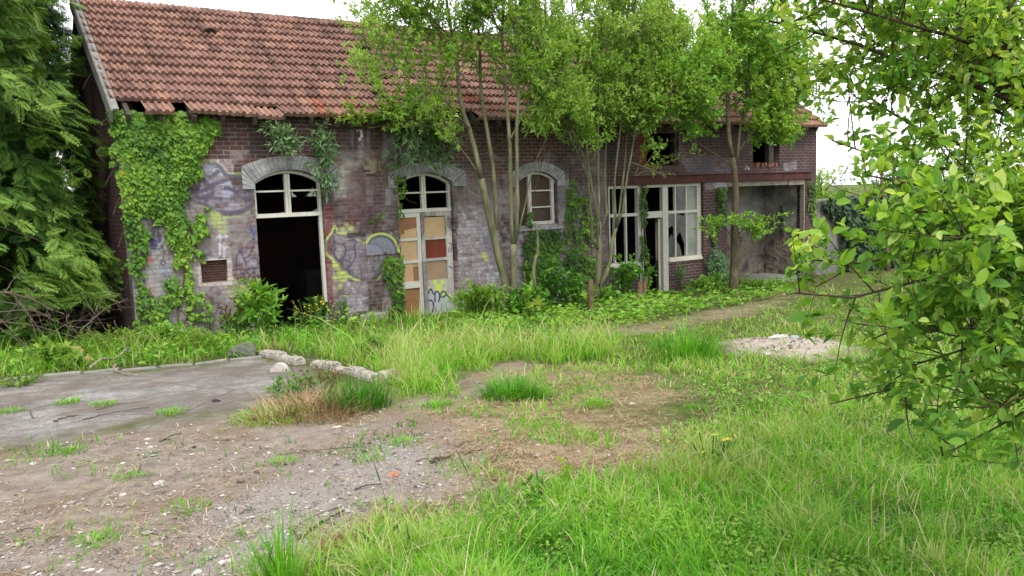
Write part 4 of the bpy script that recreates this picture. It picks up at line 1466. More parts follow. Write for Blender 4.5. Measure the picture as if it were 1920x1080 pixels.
M_BARK_W = mat_bark('willow_bark', lin(62, 62, 44), lin(96, 97, 72), lin(122, 122, 96))
M_BARK_D = mat_bark('dark_bark', lin(34, 28, 24), lin(66, 56, 46), lin(92, 80, 66))
M_BARK_B = mat_bark('brown_bark', lin(64, 50, 36), lin(104, 88, 66), lin(128, 114, 90), 14)
M_BARK_C = mat_bark('grey_brown_bark', lin(52, 46, 36), lin(86, 78, 60), lin(110, 104, 84), 12)
G1 = [(0, (.024, .085, .012, 1)), (.35, (.065, .190, .018, 1)), (.65, (.130, .300, .026, 1)), (1, (.25, .40, .05, 1))]
M_L_WILLOW = mat_leaf('willow_leaves', [(0, (.055, .140, .014, 1)), (.35, (.125, .265, .026, 1)), (.65, (.205, .370, .045, 1)), (1, (.34, .47, .13, 1))], .52, .5, .3)
M_L_TREE = mat_leaf('tree_leaves', G1, .45, .45, .35)
M_L_FRONT = mat_leaf('broad_leaves', [(0, (.030, .105, .018, 1)), (.35, (.080, .205, .026, 1)), (.65, (.150, .300, .036, 1)), (.88, (.27, .42, .045, 1)), (1, (.42, .52, .16, 1))], .55, .5, .3)
M_L_IVY = mat_leaf('ivy_leaves', [(0, (.012, .045, .008, 1)), (.35, (.050, .130, .012, 1)), (.65, (.125, .250, .020, 1)), (.95, (.22, .35, .040, 1)), (1, (.26, .21, .03, 1))], .28, .5, .25)
M_L_IVYD = mat_leaf('dark_ivy_leaves', [(0, (.008, .025, .008, 1)), (.5, (.020, .055, .014, 1)), (1, (.055, .11, .02, 1))], .2, .35, .4)
M_L_BUDD = mat_leaf('grey_green_leaves', [(0, (.035, .095, .035, 1)), (.5, (.095, .200, .075, 1)), (1, (.19, .30, .14, 1))], .3, .55, .3)
M_L_WEED = mat_leaf('weed_leaves', G1, .4, .45, .35)
M_L_CON = mat_leaf('conifer_sprays', [(0, (.007, .024, .008, 1)), (.35, (.018, .060, .014, 1)), (.65, (.060, .150, .020, 1)), (1, (.17, .28, .040, 1))], .25, .5, .3)


def leaf_on(mb, tw, n_each, tmpl, size, tint_m, tint_s=.16, t0=.15, t1=1.0, nup=.8, lift=.55):
    p, d, t = along(tw, n_each, t0, t1)
    n = len(p)
    dv = unit(d * lift + rdir(n) * .75 + np.array([0, 0, -.05]))
    nr = unit(np.array([0, 0, 1.0]) * nup + rdir(n) * .7)
    sz = size * np.exp(rng.normal(0, .25, n))
    zt = (p[:, 2] - p[:, 2].mean()) / (p[:, 2].std() + 1e-6)
    cl = vnoise(p[:, 0] * 2.3 + p[:, 1] * 1.1, p[:, 2] * 2.3 - p[:, 1] * .7, 17) - .5
    tint = tint_m + rng.normal(0, tint_s, n) + .04 * zt + .42 * cl
    place(mb, tmpl, p, dv, nr, sz, tint)


def stem(px, y, r0, r1, n=14, base=False):
    """a stem traced through photo pixels in the upright plane at depth y (y may vary along it)"""
    ys = np.linspace(y[0], y[1], len(px)) if isinstance(y, tuple) else [y] * len(px)
    P = np.array([at(a, b, c) for (a, b), c in zip(px, ys)])
    if base:
        P = np.vstack([[P[0, 0] - .02, P[0, 1], gz(P[0, 0], P[0, 1]) - .15], P])
    Q = spline(P, n)
    Q = Q + np.c_[vnoise(Q[:, 2] * 2.1, Q[:, 0], 7) - .5, vnoise(Q[:, 2] * 1.9, Q[:, 0], 8) - .5, 0 * Q[:, 2]] * .04
    return Q, np.linspace(r0, r1, n) * .74 * (1 + .10 * (vnoise(Q[:, 2] * 6, Q[:, 0] * 3, 5) - .5)) + (.10 * r0 * np.exp(-np.arange(n) * 1.2) if base else 0)


def tree(name, label, cat, stems, bark, leafmat, nb, Lb, ntw, Ltw, nleaf, tmpl, size, tint, t0=.4, up=.3, spread=.75, br=.012, group=None, bias=None, droop=0.0, t1=1.0, keep=None, leaf_t0=.1, extra=None):
    """trunk and limbs from traced stems, side branches, twigs, and a crown of single leaves"""
    wood, tw_all = MB(), []
    base = stems[0][0][0]
    for (Q, R) in stems:
        wood.tube(Q, R, 9)
    leaves = MB()
    for k, (Q, R) in enumerate(stems):
        m = nb if np.isscalar(nb) else nb[k]
        if m == 0:
            continue
        p, d, t = along(Q[None], m, t0 if np.isscalar(t0) else t0[k], t1)
        L = Lb * rng.uniform(.45, 1.2, len(p))
        o = None if bias is None else np.asarray(bias, float)[None] * rng.uniform(0, 1.0, (len(p), 1))
        B = shoots(p, d, L, spread, up, 6, droop, o)
        if keep is not None:
            B = B[keep(B[:, -1])]
        if not len(B): continue
        rr = np.linspace(1, .3, 6)[None] * (br * rng.uniform(.6, 1.2, len(B)))[:, None]
        wood.tubes(B, rr, 5, .5, False)
        p2, d2, _ = along(B, ntw, .2, 1.0)
        T = shoots(p2, d2, Ltw * rng.uniform(.5, 1.2, len(p2)), .6, .25, 4, droop)
        if keep is not None:
            T = T[keep(T[:, -1])]
        wood.tubes(T, np.linspace(1, .4, 4)[None] * np.full((len(T), 1), br * .32), 3, .5, False)
        sz = size if np.isscalar(size) else size[k]
        tk = tint + rng.normal(0, .06)
        leaf_on(leaves, T, nleaf, tmpl, sz, tk, t0=leaf_t0)
        leaf_on(leaves, B, max(2, nleaf // 2), tmpl, sz, tk, t0=.4)
    if extra:
        extra(wood, leaves)
    root = tag(empty(name, base), label, cat, group)
    wood.build('trunk', bark, root, True)
    leaves.build('crown', leafmat, root)
    return root


def inpix(pts):
    """photo pixels of world points"""
    d = np.atleast_2d(pts) - EYE
    w = d @ CAM_F
    return 960 + F_PX * (d @ CAM_R) / w, 540 - F_PX * (d @ CAM_U) / w


LW = T_fold(.42)
LO = T_fold(.62)

# ---- twin trunked willow in front of the wall between second door and arched window
yA_ = -1.5
sA = [stem([(948, 540), (937, 490), (924, 432), (913, 385), (903, 335)], yA_, .125, .085, 12, True),
      stem([(903, 337), (893, 296), (880, 243), (865, 192), (856, 118), (849, 65), (837, 0), (828, -90)], (yA_, yA_ + .2), .072, .028),
      stem([(931, 432), (929, 372), (925, 325), (910, 222), (901, 163), (900, 74), (889, 0), (884, -110)], (yA_, yA_ + .5), .062, .028),
      stem([(850, 75), (800, 20), (775, -40)], (yA_, yA_ - .4), .028, .015, 8),
      stem([(905, 190), (850, 120), (790, 60), (720, 10)], (yA_, yA_ - .2), .022, .01, 9),
      stem([(880, 240), (820, 175), (750, 130), (680, 100)], (yA_, yA_ - .7), .02, .008, 9),
      stem([(905, 335), (855, 270), (800, 235)], (yA_, yA_ + .5), .016, .008, 8),
      stem([(903, 375), (872, 350), (840, 325)], (yA_, yA_ + .3), .012, .006, 7)]
keepA = lambda p: (inpix(p)[0] > 575) & (inpix(p)[1] < 330 - np.clip(900 - inpix(p)[0], 0, 400) * .25)
tree('willow_tree', 'slim willow with forked greenish trunk beside the boarded double door', 'tree', sA, M_BARK_W, M_L_WILLOW,
     [0, 30, 26, 26, 28, 28, 10, 0], .95, 8, .42, 12, LW, .080, .66, t0=[0, .45, .5, .2, .25, .25, .4, .5], up=.3, keep=keepA, group='willows along the workshop front')
sA2 = [stem([(964, 540), (962, 490), (963, 458)], -1.7, .095, .085, 8, True),
       stem([(962, 462), (959, 420), (957, 360), (956, 312), (954, 237), (948, 178), (942, 59), (945, 0), (948, -110)], (-1.7, -1.6), .062, .03),
       stem([(965, 460), (970, 396), (968, 324), (969, 237), (972, 148), (967, 30), (969, -100)], (-1.7, -1.9), .058, .03),
       stem([(958, 260), (985, 205), (1010, 150), (1020, 60)], (-1.7, -1.5), .03, .012, 9),
       stem([(972, 440), (985, 380), (1000, 310), (1030, 250), (1052, 215)], (-1.5, -1.1), .024, .008, 9),
       stem([(944, 70), (925, 30), (905, -40)], (-1.6, -1.9), .025, .012, 8)]
tree('willow_tree', 'slim willow whose twin stems part low, just left of the arched window', 'tree', sA2, M_BARK_W, M_L_WILLOW,
     [0, 32, 36, 32, 6, 20], .9, 8, .4, 12, LW, .080, .62, t0=[0, .5, .5, .3, .75, .3], up=.3, keep=lambda p: inpix(p)[1] < 240, group='willows along the workshop front')

# ---- many stemmed willow before the shop front
yB_ = -1.1
sB = [stem([(1121, 545), (1122, 500), (1123, 452), (1122, 415)], yB_, .10, .07, 10, True),
      stem([(1128, 535), (1143, 492), (1147, 455), (1154, 428)], yB_ - .1, .075, .05, 8),
      stem([(1122, 470), (1108, 448), (1106, 374), (1098, 304), (1075, 250), (1050, 180), (1030, 80), (1015, -40)], (yB_, yB_ - .6), .035, .014),
      stem([(1122, 430), (1112, 360), (1104, 316), (1096, 219), (1085, 120), (1070, 0), (1062, -80)], (yB_, yB_ + .3), .036, .014),
      stem([(1122, 420), (1123, 355), (1121, 258), (1123, 170), (1128, 60), (1130, -70)], (yB_, yB_ - .2), .036, .014),
      stem([(1126, 430), (1137, 400), (1135, 335), (1139, 219), (1150, 110), (1160, -40)], (yB_, yB_ + .4), .034, .014),
      stem([(1153, 430), (1154, 335), (1166, 211), (1180, 100), (1195, -30)], (yB_ - .1, yB_ - .5), .034, .013),
      stem([(1155, 428), (1170, 335), (1178, 219), (1200, 100), (1225, -20)], (yB_ - .1, yB_ + .2), .032, .013),
      stem([(1154, 430), (1166, 398), (1182, 304), (1197, 211), (1225, 130), (1262, 40), (1280, -20)], (yB_ - .1, yB_ - .7), .033, .012),
      stem([(1123, 440), (1118, 380), (1085, 290), (1060, 240)], (yB_ - .2, yB_ - .4), .02, .008, 8),
      stem([(1182, 304), (1215, 315), (1250, 330)], (yB_ - .4, yB_ - 1.2), .014, .006, 6),
      stem([(1190, 250), (1225, 205), (1262, 180), (1300, 165)], (yB_ - .5, yB_ - .9), .02, .007, 9),
      stem([(1170, 190), (1210, 130), (1255, 95), (1300, 80)], (yB_, yB_ + .4), .02, .007, 9),
      stem([(1070, 240), (1035, 205), (1000, 190)], (yB_ - .4, yB_ - .7), .016, .006, 8)]
tree('willow_tree', 'bushy willow with a fan of many thin stems before the shop front', 'tree', sB, M_BARK_W, M_L_WILLOW,
     [0, 0, 40, 44, 44, 44, 48, 50, 56, 14, 8, 46, 46, 30], .82, 9, .40, 13, LW, .082, .72, t0=[0, 0, .38, .38, .36, .36, .38, .36, .36, .5, .3, .1, .1, .1], up=.28, group='willows along the workshop front',
     keep=lambda p: (inpix(p)[1] < 265) | (rng.uniform(0, 1, len(p)) < .18))

# ---- tree at the corner of the open bay
yC_ = -1.5
sC = [stem([(1376, 528), (1378, 470), (1379, 400), (1378, 330), (1373, 295)], yC_, .165, .085, 12, True),
      stem([(1374, 298), (1367, 258), (1365, 215), (1366, 150), (1372, 60), (1375, -40)], (yC_, yC_ + .3), .08, .03),
      stem([(1378, 312), (1384, 285), (1388, 238), (1400, 180), (1408, 90), (1415, 0)], (yC_, yC_ - .2), .05, .02),
      stem([(1382, 290), (1405, 258), (1440, 236), (1480, 215)], (yC_, yC_ - .5), .026, .01, 9),
      stem([(1370, 310), (1335, 285), (1285, 250)], (yC_, yC_ - .5), .024, .008, 8),
      stem([(1366, 220), (1310, 195), (1250, 175)], (yC_, yC_ - .8), .028, .01, 8),
      stem([(1376, 450), (1362, 430), (1340, 400)], (yC_, yC_ - .3), .016, .007, 6),
      stem([(1380, 445), (1392, 432), (1400, 420)], (yC_, yC_ - .3), .014, .006, 6),
      stem([(1395, 200), (1450, 170), (1510, 160)], (yC_, yC_ - .3), .028, .01, 8),
      stem([(1366, 180), (1320, 140), (1270, 120)], (yC_, yC_ - .3), .024, .008, 8),
      stem([(1400, 150), (1440, 110), (1490, 100)], (yC_, yC_ + .4), .024, .008, 8)]
tree('broadleaf_tree', 'young tree with a bare straight trunk at the pier beside the open bay', 'tree', sC, M_BARK_C, M_L_TREE,
     [0, 46, 46, 44, 4, 50, 8, 8, 46, 48, 44], .88, 9, .38, 13, LO, .080, .72, t0=[0, .3, .3, .3, .6, .2, .5, .4, .2, .15, .15], up=.15, keep=lambda p: (inpix(p)[1] < 292) | ((inpix(p)[1] > 395) & (inpix(p)[1] < 470)))

# ---- trees behind the roof
for k, (px, yy, hgt, lab, wd) in enumerate(((1150, 12.5, 8.5, 'leafy tree far behind the roof between fan willow and ridge', 1.7), (1330, 11.5, 8.2, 'leafy tree far behind the roof left of the bare stemmed one', 1.6), (1035, 10.5, 7.6, 'thin tree behind the ridge above the arched window', 1.2), (1245, 9.5, 7.8, 'thin leafy tree behind the roof above the shop front', 1.5), (1435, 9.0, 8.0, 'thin bare stemmed tree rising behind the far end of the roof', 1.3))):
    p0 = at(px, 420, yy)
    z0 = gz(p0[0], yy)
    Q = spline([(p0[0], yy, z0 - .1), (p0[0] + .1, yy, z0 + hgt * .5), (p0[0] - .05, yy, z0 + hgt), (p0[0] + .1, yy + .1, z0 + hgt * 1.35)], 14)
    st = [(Q, np.linspace(.10, .03, 14))]
    for j in range(5):
        q = Q[5 + j]
        e = q + np.array([rng.uniform(-1, 1) * wd, rng.uniform(-.8, .8), rng.uniform(1.6, 2.8)])
        st.append((spline([q, (q + e) / 2 + rng.normal(0, .12, 3), e], 9), np.linspace(.05, .014, 9)))
    tree('background_tree', lab, 'tree', st, M_BARK_D, M_L_TREE, [30] + [38] * 5, 1.05, 9, .45, 14, LO, .105, .74, t0=[.45] + [.2] * 5, up=.25, group='thin trees behind the workshop')

# ---- big leaved tree reaching in from the right, close to the viewer
LB = T_oval(.56, .16, .16)


def limb(pts, r0, r1, n=10):
    P = np.array([far(a, b, d) for a, b, d in pts])
    Q = spline(P, n)
    return Q + rng.normal(0, .006, Q.shape), np.linspace(r0, r1, n) * (.55 if r0 < .04 else .9)


tb = far(2330, 900, 4.6)
tb[2] = gz(tb[0], tb[1]) - .1
t_up = far(2180, 420, 4.4)
st = [(spline([tb, (tb + t_up) / 2 + np.array([.1, .05, 0]), t_up, far(2060, 250, 4.3)], 12), np.linspace(.12, .08, 12))]
hub = [(2060, 250, 4.3)]
st += [limb(hub + [(1985, 215, 4.2), (1893, 108, 4.1), (1810, 0, 4.1), (1760, -110, 4.2)], .055, .03),
       limb(hub + [(1960, 245, 4.3), (1886, 176, 4.3), (1808, 70, 4.3), (1780, 0, 4.4), (1750, -100, 4.5)], .045, .022),
       limb(hub + [(1930, 195, 4.1), (1790, 150, 3.9), (1640, 92, 3.8), (1530, 60, 3.8), (1440, 40, 3.8)], .03, .008),
       limb(hub + [(1920, 160, 4.2), (1800, 62, 4.0), (1660, 20, 4.0), (1540, -10, 4.0)], .028, .008),
       limb(hub + [(1900, 120, 4.0), (1720, 50, 3.7), (1560, 10, 3.6), (1450, -20, 3.6)], .024, .007),
       limb(hub + [(1930, 240, 4.2), (1820, 175, 4.2), (1700, 110, 4.1), (1610, 70, 4.0)], .022, .006),
       limb(hub + [(1950, 300, 4.2), (1800, 275, 4.1), (1680, 215, 4.1), (1560, 130, 4.2)], .024, .007),
       limb([(2120, 330, 4.4), (1960, 350, 4.0), (1800, 320, 3.9), (1660, 300, 3.8), (1560, 265, 3.8)], .026, .007),
       limb([(2140, 350, 4.4), (1980, 400, 3.8), (1860, 390, 3.6), (1740, 350, 3.5), (1620, 330, 3.5)], .024, .007),
       limb([(2160, 400, 4.4), (2000, 420, 3.6), (1900, 440, 3.6), (1800, 400, 3.5), (1720, 395, 3.4)], .024, .007),
       limb([(2170, 420, 4.4), (1960, 460, 3.7), (1820, 500, 3.4), (1680, 540, 3.2), (1560, 560, 3.1), (1490, 552, 3.1)], .026, .006, 12),
       limb([(2170, 420, 4.4), (1980, 450, 3.8), (1840, 455, 3.5), (1720, 470, 3.4), (1590, 500, 3.3), (1525, 490, 3.3)], .024, .006, 12),
       limb([(2180, 440, 4.4), (1980, 520, 3.6), (1850, 560, 3.4), (1760, 585, 3.3), (1690, 640, 3.3), (1640, 640, 3.3)], .022, .006),
       limb([(2190, 470, 4.4), (1990, 600, 3.4), (1880, 630, 3.4), (1780, 660, 3.3), (1700, 690, 3.3)], .022, .006),
       limb([(2200, 500, 4.4), (2000, 660, 3.4), (1840, 685, 3.2), (1700, 720, 3.2), (1560, 755, 3.2)], .020, .005),
       limb([(2210, 540, 4.4), (2020, 720, 3.3), (1900, 770, 3.2), (1820, 830, 3.2), (1770, 855, 3.1)], .020, .005),
       limb([(2200, 500, 4.4), (2010, 560, 3.5), (1910, 590, 3.2), (1830, 610, 3.1), (1780, 640, 3.0)], .020, .006),
       limb([(2200, 480, 4.4), (2010, 480, 3.5), (1920, 490, 3.2), (1840, 470, 3.1), (1790, 440, 3.0)], .020, .006),
       limb([(2200, 520, 4.4), (2030, 700, 3.4), (1930, 740, 3.1), (1870, 770, 3.0)], .018, .006)]
hp = far(*hub[0])
for ox, oy, oz in ((.9, .5, .9), (.5, 1.3, .7), (1.3, -.2, .5), (-.2, .9, 1.3), (.3, .2, 1.7), (1.0, 1.0, .2), (.8, -.7, .9)):
    e = hp + np.array([ox, oy, oz]) * 1.15
    st.append((spline([hp, (hp + e) / 2 + np.array([0, 0, .12]), e], 10), np.linspace(.03, .008, 10)))
tree('broad_leaved_tree', 'big round-leaved tree reaching in close from the right edge', 'tree', st, M_BARK_D, M_L_FRONT,
     [0, 28, 24, 38, 38, 36, 30, 27, 24, 23, 25, 24, 26, 22, 26, 22, 24, 27, 27, 24] + [26] * 7, .36, 5, .19, 6, LB, [.040, .038, .038, .041, .039, .040, .038, .040, .041, .043, .045, .048, .048, .044, .044, .043, .043, .047, .048, .046] + [.048] * 7, .70, t0=[.5] + [.28] * 19 + [.2] * 7, up=.16, br=.0042, spread=.65,
     keep=lambda p: (inpix(p)[0] > 1400 + np.interp(inpix(p)[1], [-50, 60, 130, 250, 400, 440, 560, 620, 660, 700, 760, 810, 860, 900], [-40, -40, 60, 120, 160, 60, -10, 60, 130, 90, 60, 230, 330, 520])) & (inpix(p)[1] < 875), leaf_t0=.1, extra=lambda w_, l_: [leaf_on(l_, q_[0][None], 22, LB, .046, .74, t0=.45, lift=.9) for q_ in st[3:]])

# ---- conifers left of the gable


def T_frond(np_=9, ns_=3):
    """flat feathery spray: side shoots along an axis, each with short scales"""
    V, F = [], []

    def sliver(p, d, L, w):
        d = d / np.linalg.norm(d)
        s = np.array([-d[1], d[0], 0]) * w
        q = p + d * L
        dz = np.array([0, 0, -.25 * L])
        k = len(V)
        V.extend([p - s * .5, p + d * L * .45 - s + dz * .3, q + dz, p + d * L * .45 + s + dz * .3])
        F.append([k, k + 1, k + 2, k + 3])
    sliver(np.zeros(3), np.array([1.0, 0, 0]), 1.0, .014)
    for i in range(np_):
        t = .10 + .90 / np_ * i
        L = .46 * (1 - t) ** .55 * (.7 + .6 * rng.uniform())
        for sg in (-1, 1):
            p = np.array([t + rng.uniform(-.02, .02), 0, -.10 * t * t])
            a = math.radians(40 + rng.uniform(-10, 10)) * sg
            d = np.array([math.cos(a), math.sin(a), -.1])
            sliver(p, d, L, .016)
            for j in range(ns_):
                q = p + d * L * (.30 + .24 * j)
                for s2 in (-1, 1):
                    b = a + s2 * math.radians(34)
                    sliver(q, np.array([math.cos(b), math.sin(b), -.15]), L * .38 * (1 - .12 * j), .019)
    return np.array(V), np.array(F)


FROND = T_frond(7, 2)


def conifer(label, x, y, h, R, nf, zlow, size, tint, lowbare=True):
    z0 = float(gz(x, y))
    wood, lv = MB(), MB()
    wood.tube([(x, y, z0 - .1), (x + .03, y, z0 + h * .5), (x, y, z0 + h * .97)], [.17, .11, .02], 9)
    zz = zlow + (h - zlow) * rng.uniform(0, 1, nf * 2) ** 1.15
    az = rng.uniform(0, 2 * np.pi, nf * 2)
    kk = vnoise(az * 1.9 + x * 5, zz * 1.7 + 3, 23) * .6 + vnoise(az * 4.1 + x * 3, zz * 3.6, 29) * .4 > .43
    zz, az = zz[kk], az[kk]
    nf = len(zz)
    Rz = R * np.clip(1.15 - zz / h, .06, 1) ** .75
    rr = Rz * rng.uniform(.35, 1.0, nf) ** .6 * (1 + .22 * np.sin(az * 3 + zz * 2.5))
    o = np.stack([np.cos(az), np.sin(az), 0 * az], 1)
    pos = np.array([x, y, z0]) + o * rr[:, None]
    pos[:, 2] += zz - .10 * rr
    d = unit(o * .75 + rng.normal(0, .42, (nf, 3)) + np.array([0, 0, -.40]))
    nr = unit(np.array([0, 0, .75]) + o * .9 + rng.normal(0, .35, (nf, 3)))
    sz = size * np.exp(rng.normal(0, .22, nf))
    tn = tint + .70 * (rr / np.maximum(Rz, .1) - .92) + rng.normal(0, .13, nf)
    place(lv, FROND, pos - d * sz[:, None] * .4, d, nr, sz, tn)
    nb = min(nf // 3, 160)
    k = rng.choice(nf, nb, False)
    st_ = np.stack([np.full(nb, x), np.full(nb, y), z0 + zz[k] + rr[k] * .15], 1)
    t = np.linspace(0, 1, 5)[None, :, None]
    B = st_[:, None] * (1 - t) + pos[k][:, None] * t
    B[:, :, 2] += .12 * np.sin(np.linspace(0, math.pi, 5))[None]
    wood.tubes(B, np.linspace(.016, .005, 5)[None] * np.ones((nb, 1)), 4, .5, False)
    if lowbare:
        n = 60
        az = rng.uniform(0, 2 * np.pi, n)
        s0 = np.stack([np.full(n, x), np.full(n, y), z0 + rng.uniform(.2, 1.3, n)], 1)
        L = rng.uniform(.5, 1.3, n)
        e = s0 + np.stack([np.cos(az) * L, np.sin(az) * L, -rng.uniform(-.1, .5, n) * L], 1)
        B = s0[:, None] * (1 - t) + e[:, None] * t + rng.normal(0, .025, (n, 5, 3))
        wood.tubes(B, np.linspace(.011, .003, 5)[None] * np.ones((n, 1)), 4, .5, False)
    root = tag(empty('conifer', (x, y, z0)), label, 'conifer', 'conifers beside the gable')
    wood.build('trunk', M_BARK_D, root, True)
    lv.build('crown', M_L_CON, root)


conifer('tall feathery conifer filling the left edge in front of the gable', -2.5, .7, 11.5, 1.9, 5000, .9, .31, .84)
conifer('conifer squeezed close against the dark brick gable', -1.40, 1.7, 11.5, 1.36, 4200, .7, .30, .74)
conifer('conifer behind the pile of dead branches at the left edge', -4.0, 1.9, 9.0, 2.0, 3200, .7, .33, .74)
conifer('shaded conifer farther back along the gable', -1.45, 4.3, 12.0, 1.6, 2600, .5, .48, .5)
conifer('shaded conifer deepest in the conifer row', -3.6, 5.0, 10.0, 2.6, 2000, .3, .55, .48)
conifer('slim shaded conifer in the narrow gap beside the gable bricks', -.85, 3.4, 11.0, .85, 2400, .4, .34, .52)
conifer('dark conifer closing the gap behind the gable ridge', -1.2, 8.2, 11.0, 2.3, 1700, .3, .62, .42)
conifer('conifer behind the deepest one seen through its gaps', -5.8, 3.6, 9.5, 2.6, 1800, .3, .55, .48)


# ---- ivy and other climbers on the walls
IVY = T_ivy()


def climber(label, polys, dens, size, mat, tint, y=(-.03, -.13), tmpl=IVY, stems_px=(), group='ivy on the walls', name='ivy', plane=0.0, sparse=None, hang=.75):
    lv, wd = MB(), MB()
    allp = []
    for pi, poly in enumerate(polys):
        P = np.array([at(a, b, plane)[[0, 2]] for a, b in poly])
        x0, z0 = P.min(0)
        x1, z1 = P.max(0)
        dd = dens if np.isscalar(dens) else dens[pi]
        n = int((x1 - x0) * (z1 - z0) * dd)
        x, z = rng.uniform(x0, x1, n), rng.uniform(z0, z1, n)
        nz = fbm(x * 5, z * 5, 81 + pi, 3)
        d = poly_sdf(x, z, P) + (nz - .5) * .35
        sp_ = 0 if sparse is None else (sparse if np.isscalar(sparse) else sparse[pi])
        k = (d > 0) & (nz > sp_)
        x, z, d = x[k], z[k], d[k]
        n = len(x)
        yy = plane + y[0] + (y[1] - y[0]) * rng.uniform(0, 1, n) * np.clip(d / .2 + .3, 0, 1) - .10 * fbm(x * 3, z * 3, 91, 2) * np.clip(d / .25, 0, 1)
        pos = np.stack([x, yy, z], 1)
        allp.append(pos)
        dv = unit(np.array([0, -.30, -hang]) + rng.normal(0, .36, (n, 3)))
        nr = unit(np.array([0, -1.0, .5]) + rng.normal(0, .24, (n, 3)))
        sz = size * np.exp(rng.normal(0, .28, n))
        patch = fbm(x * 2.2, z * 2.2, 99, 3)
        place(lv, tmpl, pos, dv, nr, sz, tint + (patch - .5) * .7 + rng.normal(0, .13, n))
    for path in stems_px:
        Q = spline([at(a, b, plane - .025) for a, b in path], 16)
        Q = Q + np.c_[rng.normal(0, .015, 16), 0 * Q[:, 0], 0 * Q[:, 0]]
        wd.tube(Q, np.linspace(.016, .006, 16), 5)
    ap = np.concatenate(allp)
    n = max(4, int(len(ap) / 40))
    s = ap[rng.choice(len(ap), n)]
    e = s + np.stack([rng.normal(0, .15, n), 0 * s[:, 0], -rng.uniform(.15, .5, n)], 1)
    t = np.linspace(0, 1, 5)[None, :, None]
    B = s[:, None] * (1 - t) + e[:, None] * t + rng.normal(0, .012, (n, 5, 3))
    B[:, :, 1] = plane - .02
    wd.tubes(B, np.full((n, 5), .004), 4, .5, False)
    base = ap[np.argmin(ap[:, 2])]
    root = tag(empty(name, base), label, name if name != 'creeper' else 'creeper', group)
    wd.build('stems', M_BARK_B, root)
    lv.build('foliage', mat, root)
    return root


climber('thick curtain of bright ivy hanging down the near corner of the wall',
        [[(200, 205), (300, 212), (408, 228), (398, 262), (372, 300), (364, 345), (340, 372), (352, 420), (362, 470), (372, 480), (350, 505), (330, 500), (318, 455), (300, 420), (285, 395), (235, 392), (222, 320), (205, 262)],
         [(225, 380), (285, 392), (270, 420), (275, 470), (280, 500), (270, 540), (300, 560), (318, 500), (335, 520), (336, 560), (310, 600), (285, 640), (250, 632), (252, 560), (240, 470)],
         [(362, 388), (392, 386), (388, 420), (376, 450), (372, 490), (352, 500), (360, 440)],
         [(350, 500), (366, 500), (360, 545), (392, 560), (384, 600), (352, 600), (340, 545)]],
        [2900, 800, 2400, 800], .066, M_L_IVY, .50, sparse=[.06, .3, .1, .3], stems_px=[[(330, 620), (345, 500), (330, 400), (300, 260)], [(268, 640), (262, 540), (255, 420), (250, 300)], [(350, 610), (352, 540), (346, 480)]])
climber('narrow ivy column climbing the left edge of the boarded double door',
        [[(741, 330), (758, 330), (757, 410), (742, 405)], [(726, 478), (752, 478), (756, 520), (758, 590), (738, 604), (730, 560), (712, 500)]], [900, 1100], .052, M_L_IVY, .42, sparse=.2,
        stems_px=[[(748, 600), (745, 480), (748, 400), (742, 330)]])
climber('dry tangled creeper hanging on the wall left of the second arch', [[(712, 300), (748, 296), (746, 345), (722, 352)]], 500, .045, mat_leaf('withered_leaves', [(0, (.05, .035, .02, 1)), (.6, (.10, .075, .03, 1)), (1, (.10, .13, .03, 1))], .2, .7, .1), .5, tmpl=T_fold(.4), name='creeper', group=None,
        stems_px=[[(706, 330), (712, 270), (704, 230)], [(730, 350), (736, 300), (726, 240)], [(740, 345), (720, 310), (742, 285)]])
climber('dark ivy mat spreading below the arched window', [[(984, 440), (1010, 428), (1048, 430), (1050, 480), (1040, 540), (1000, 560), (975, 500)], [(985, 400), (995, 395), (998, 430), (984, 436)]], 900, .06, M_L_IVY, .30, sparse=.2,
        stems_px=[[(1020, 560), (1022, 500), (1010, 440)]])
climber('ivy climbing the brickwork between arched window and shop front', [[(1064, 340), (1074, 330), (1080, 360), (1100, 372), (1112, 420), (1112, 520), (1060, 545), (1050, 470), (1062, 420)]], 800, .055, M_L_IVY, .42, sparse=.34,
        stems_px=[[(1080, 550), (1078, 460), (1072, 380), (1070, 300)], [(1100, 550), (1102, 470), (1096, 400)]])
climber('thin ivy twining up the white post left of the shop door', [[(1196, 345), (1208, 345), (1206, 420), (1212, 470), (1208, 510), (1200, 480), (1200, 420)]], 900, .055, M_L_IVY, .35, plane=.05, stems_px=[[(1206, 540), (1204, 450), (1202, 350)], [(1203, 345), (1208, 420), (1214, 470), (1222, 505)]])
climber('ivy strand on the brick pier between shop front and open bay', [[(1344, 352), (1356, 350), (1356, 395), (1350, 420), (1340, 450), (1336, 470), (1332, 440), (1340, 420), (1345, 395)], [(1350, 470), (1360, 476), (1360, 530), (1348, 530)]], 900, .058, M_L_IVY, .45, stems_px=[[(1340, 520), (1338, 460), (1348, 400), (1350, 350)]])
climber('bushy green creeper at the foot of the pier right of the shop front', [[(1326, 468), (1340, 455), (1350, 480), (1362, 520), (1356, 545), (1320, 545), (1322, 500)]], 1300, .055, M_L_BUDD, .4, y=(-.05, -.30), name='creeper', group=None, stems_px=[[(1338, 545), (1338, 470)]])
climber('dark ivy on the far jamb inside the open bay', [[(1484, 350), (1504, 346), (1504, 500), (1486, 510), (1476, 430)], [(1456, 400), (1470, 360), (1476, 420), (1462, 440)]], 500, .08, M_L_IVYD, .5, plane=.9, sparse=.3)
climber('brownish ivy clinging to the last brick corner of the workshop', [[(1512, 340), (1526, 338), (1528, 420), (1514, 400)]], 500, .06, M_L_IVY, .45, sparse=.2)
climber('few bright ivy sprigs on the verge above the near corner', [[(178, 108), (206, 112), (222, 140), (204, 160), (190, 150)]], 90, .07, M_L_IVY, .85, plane=1.6, sparse=.45)


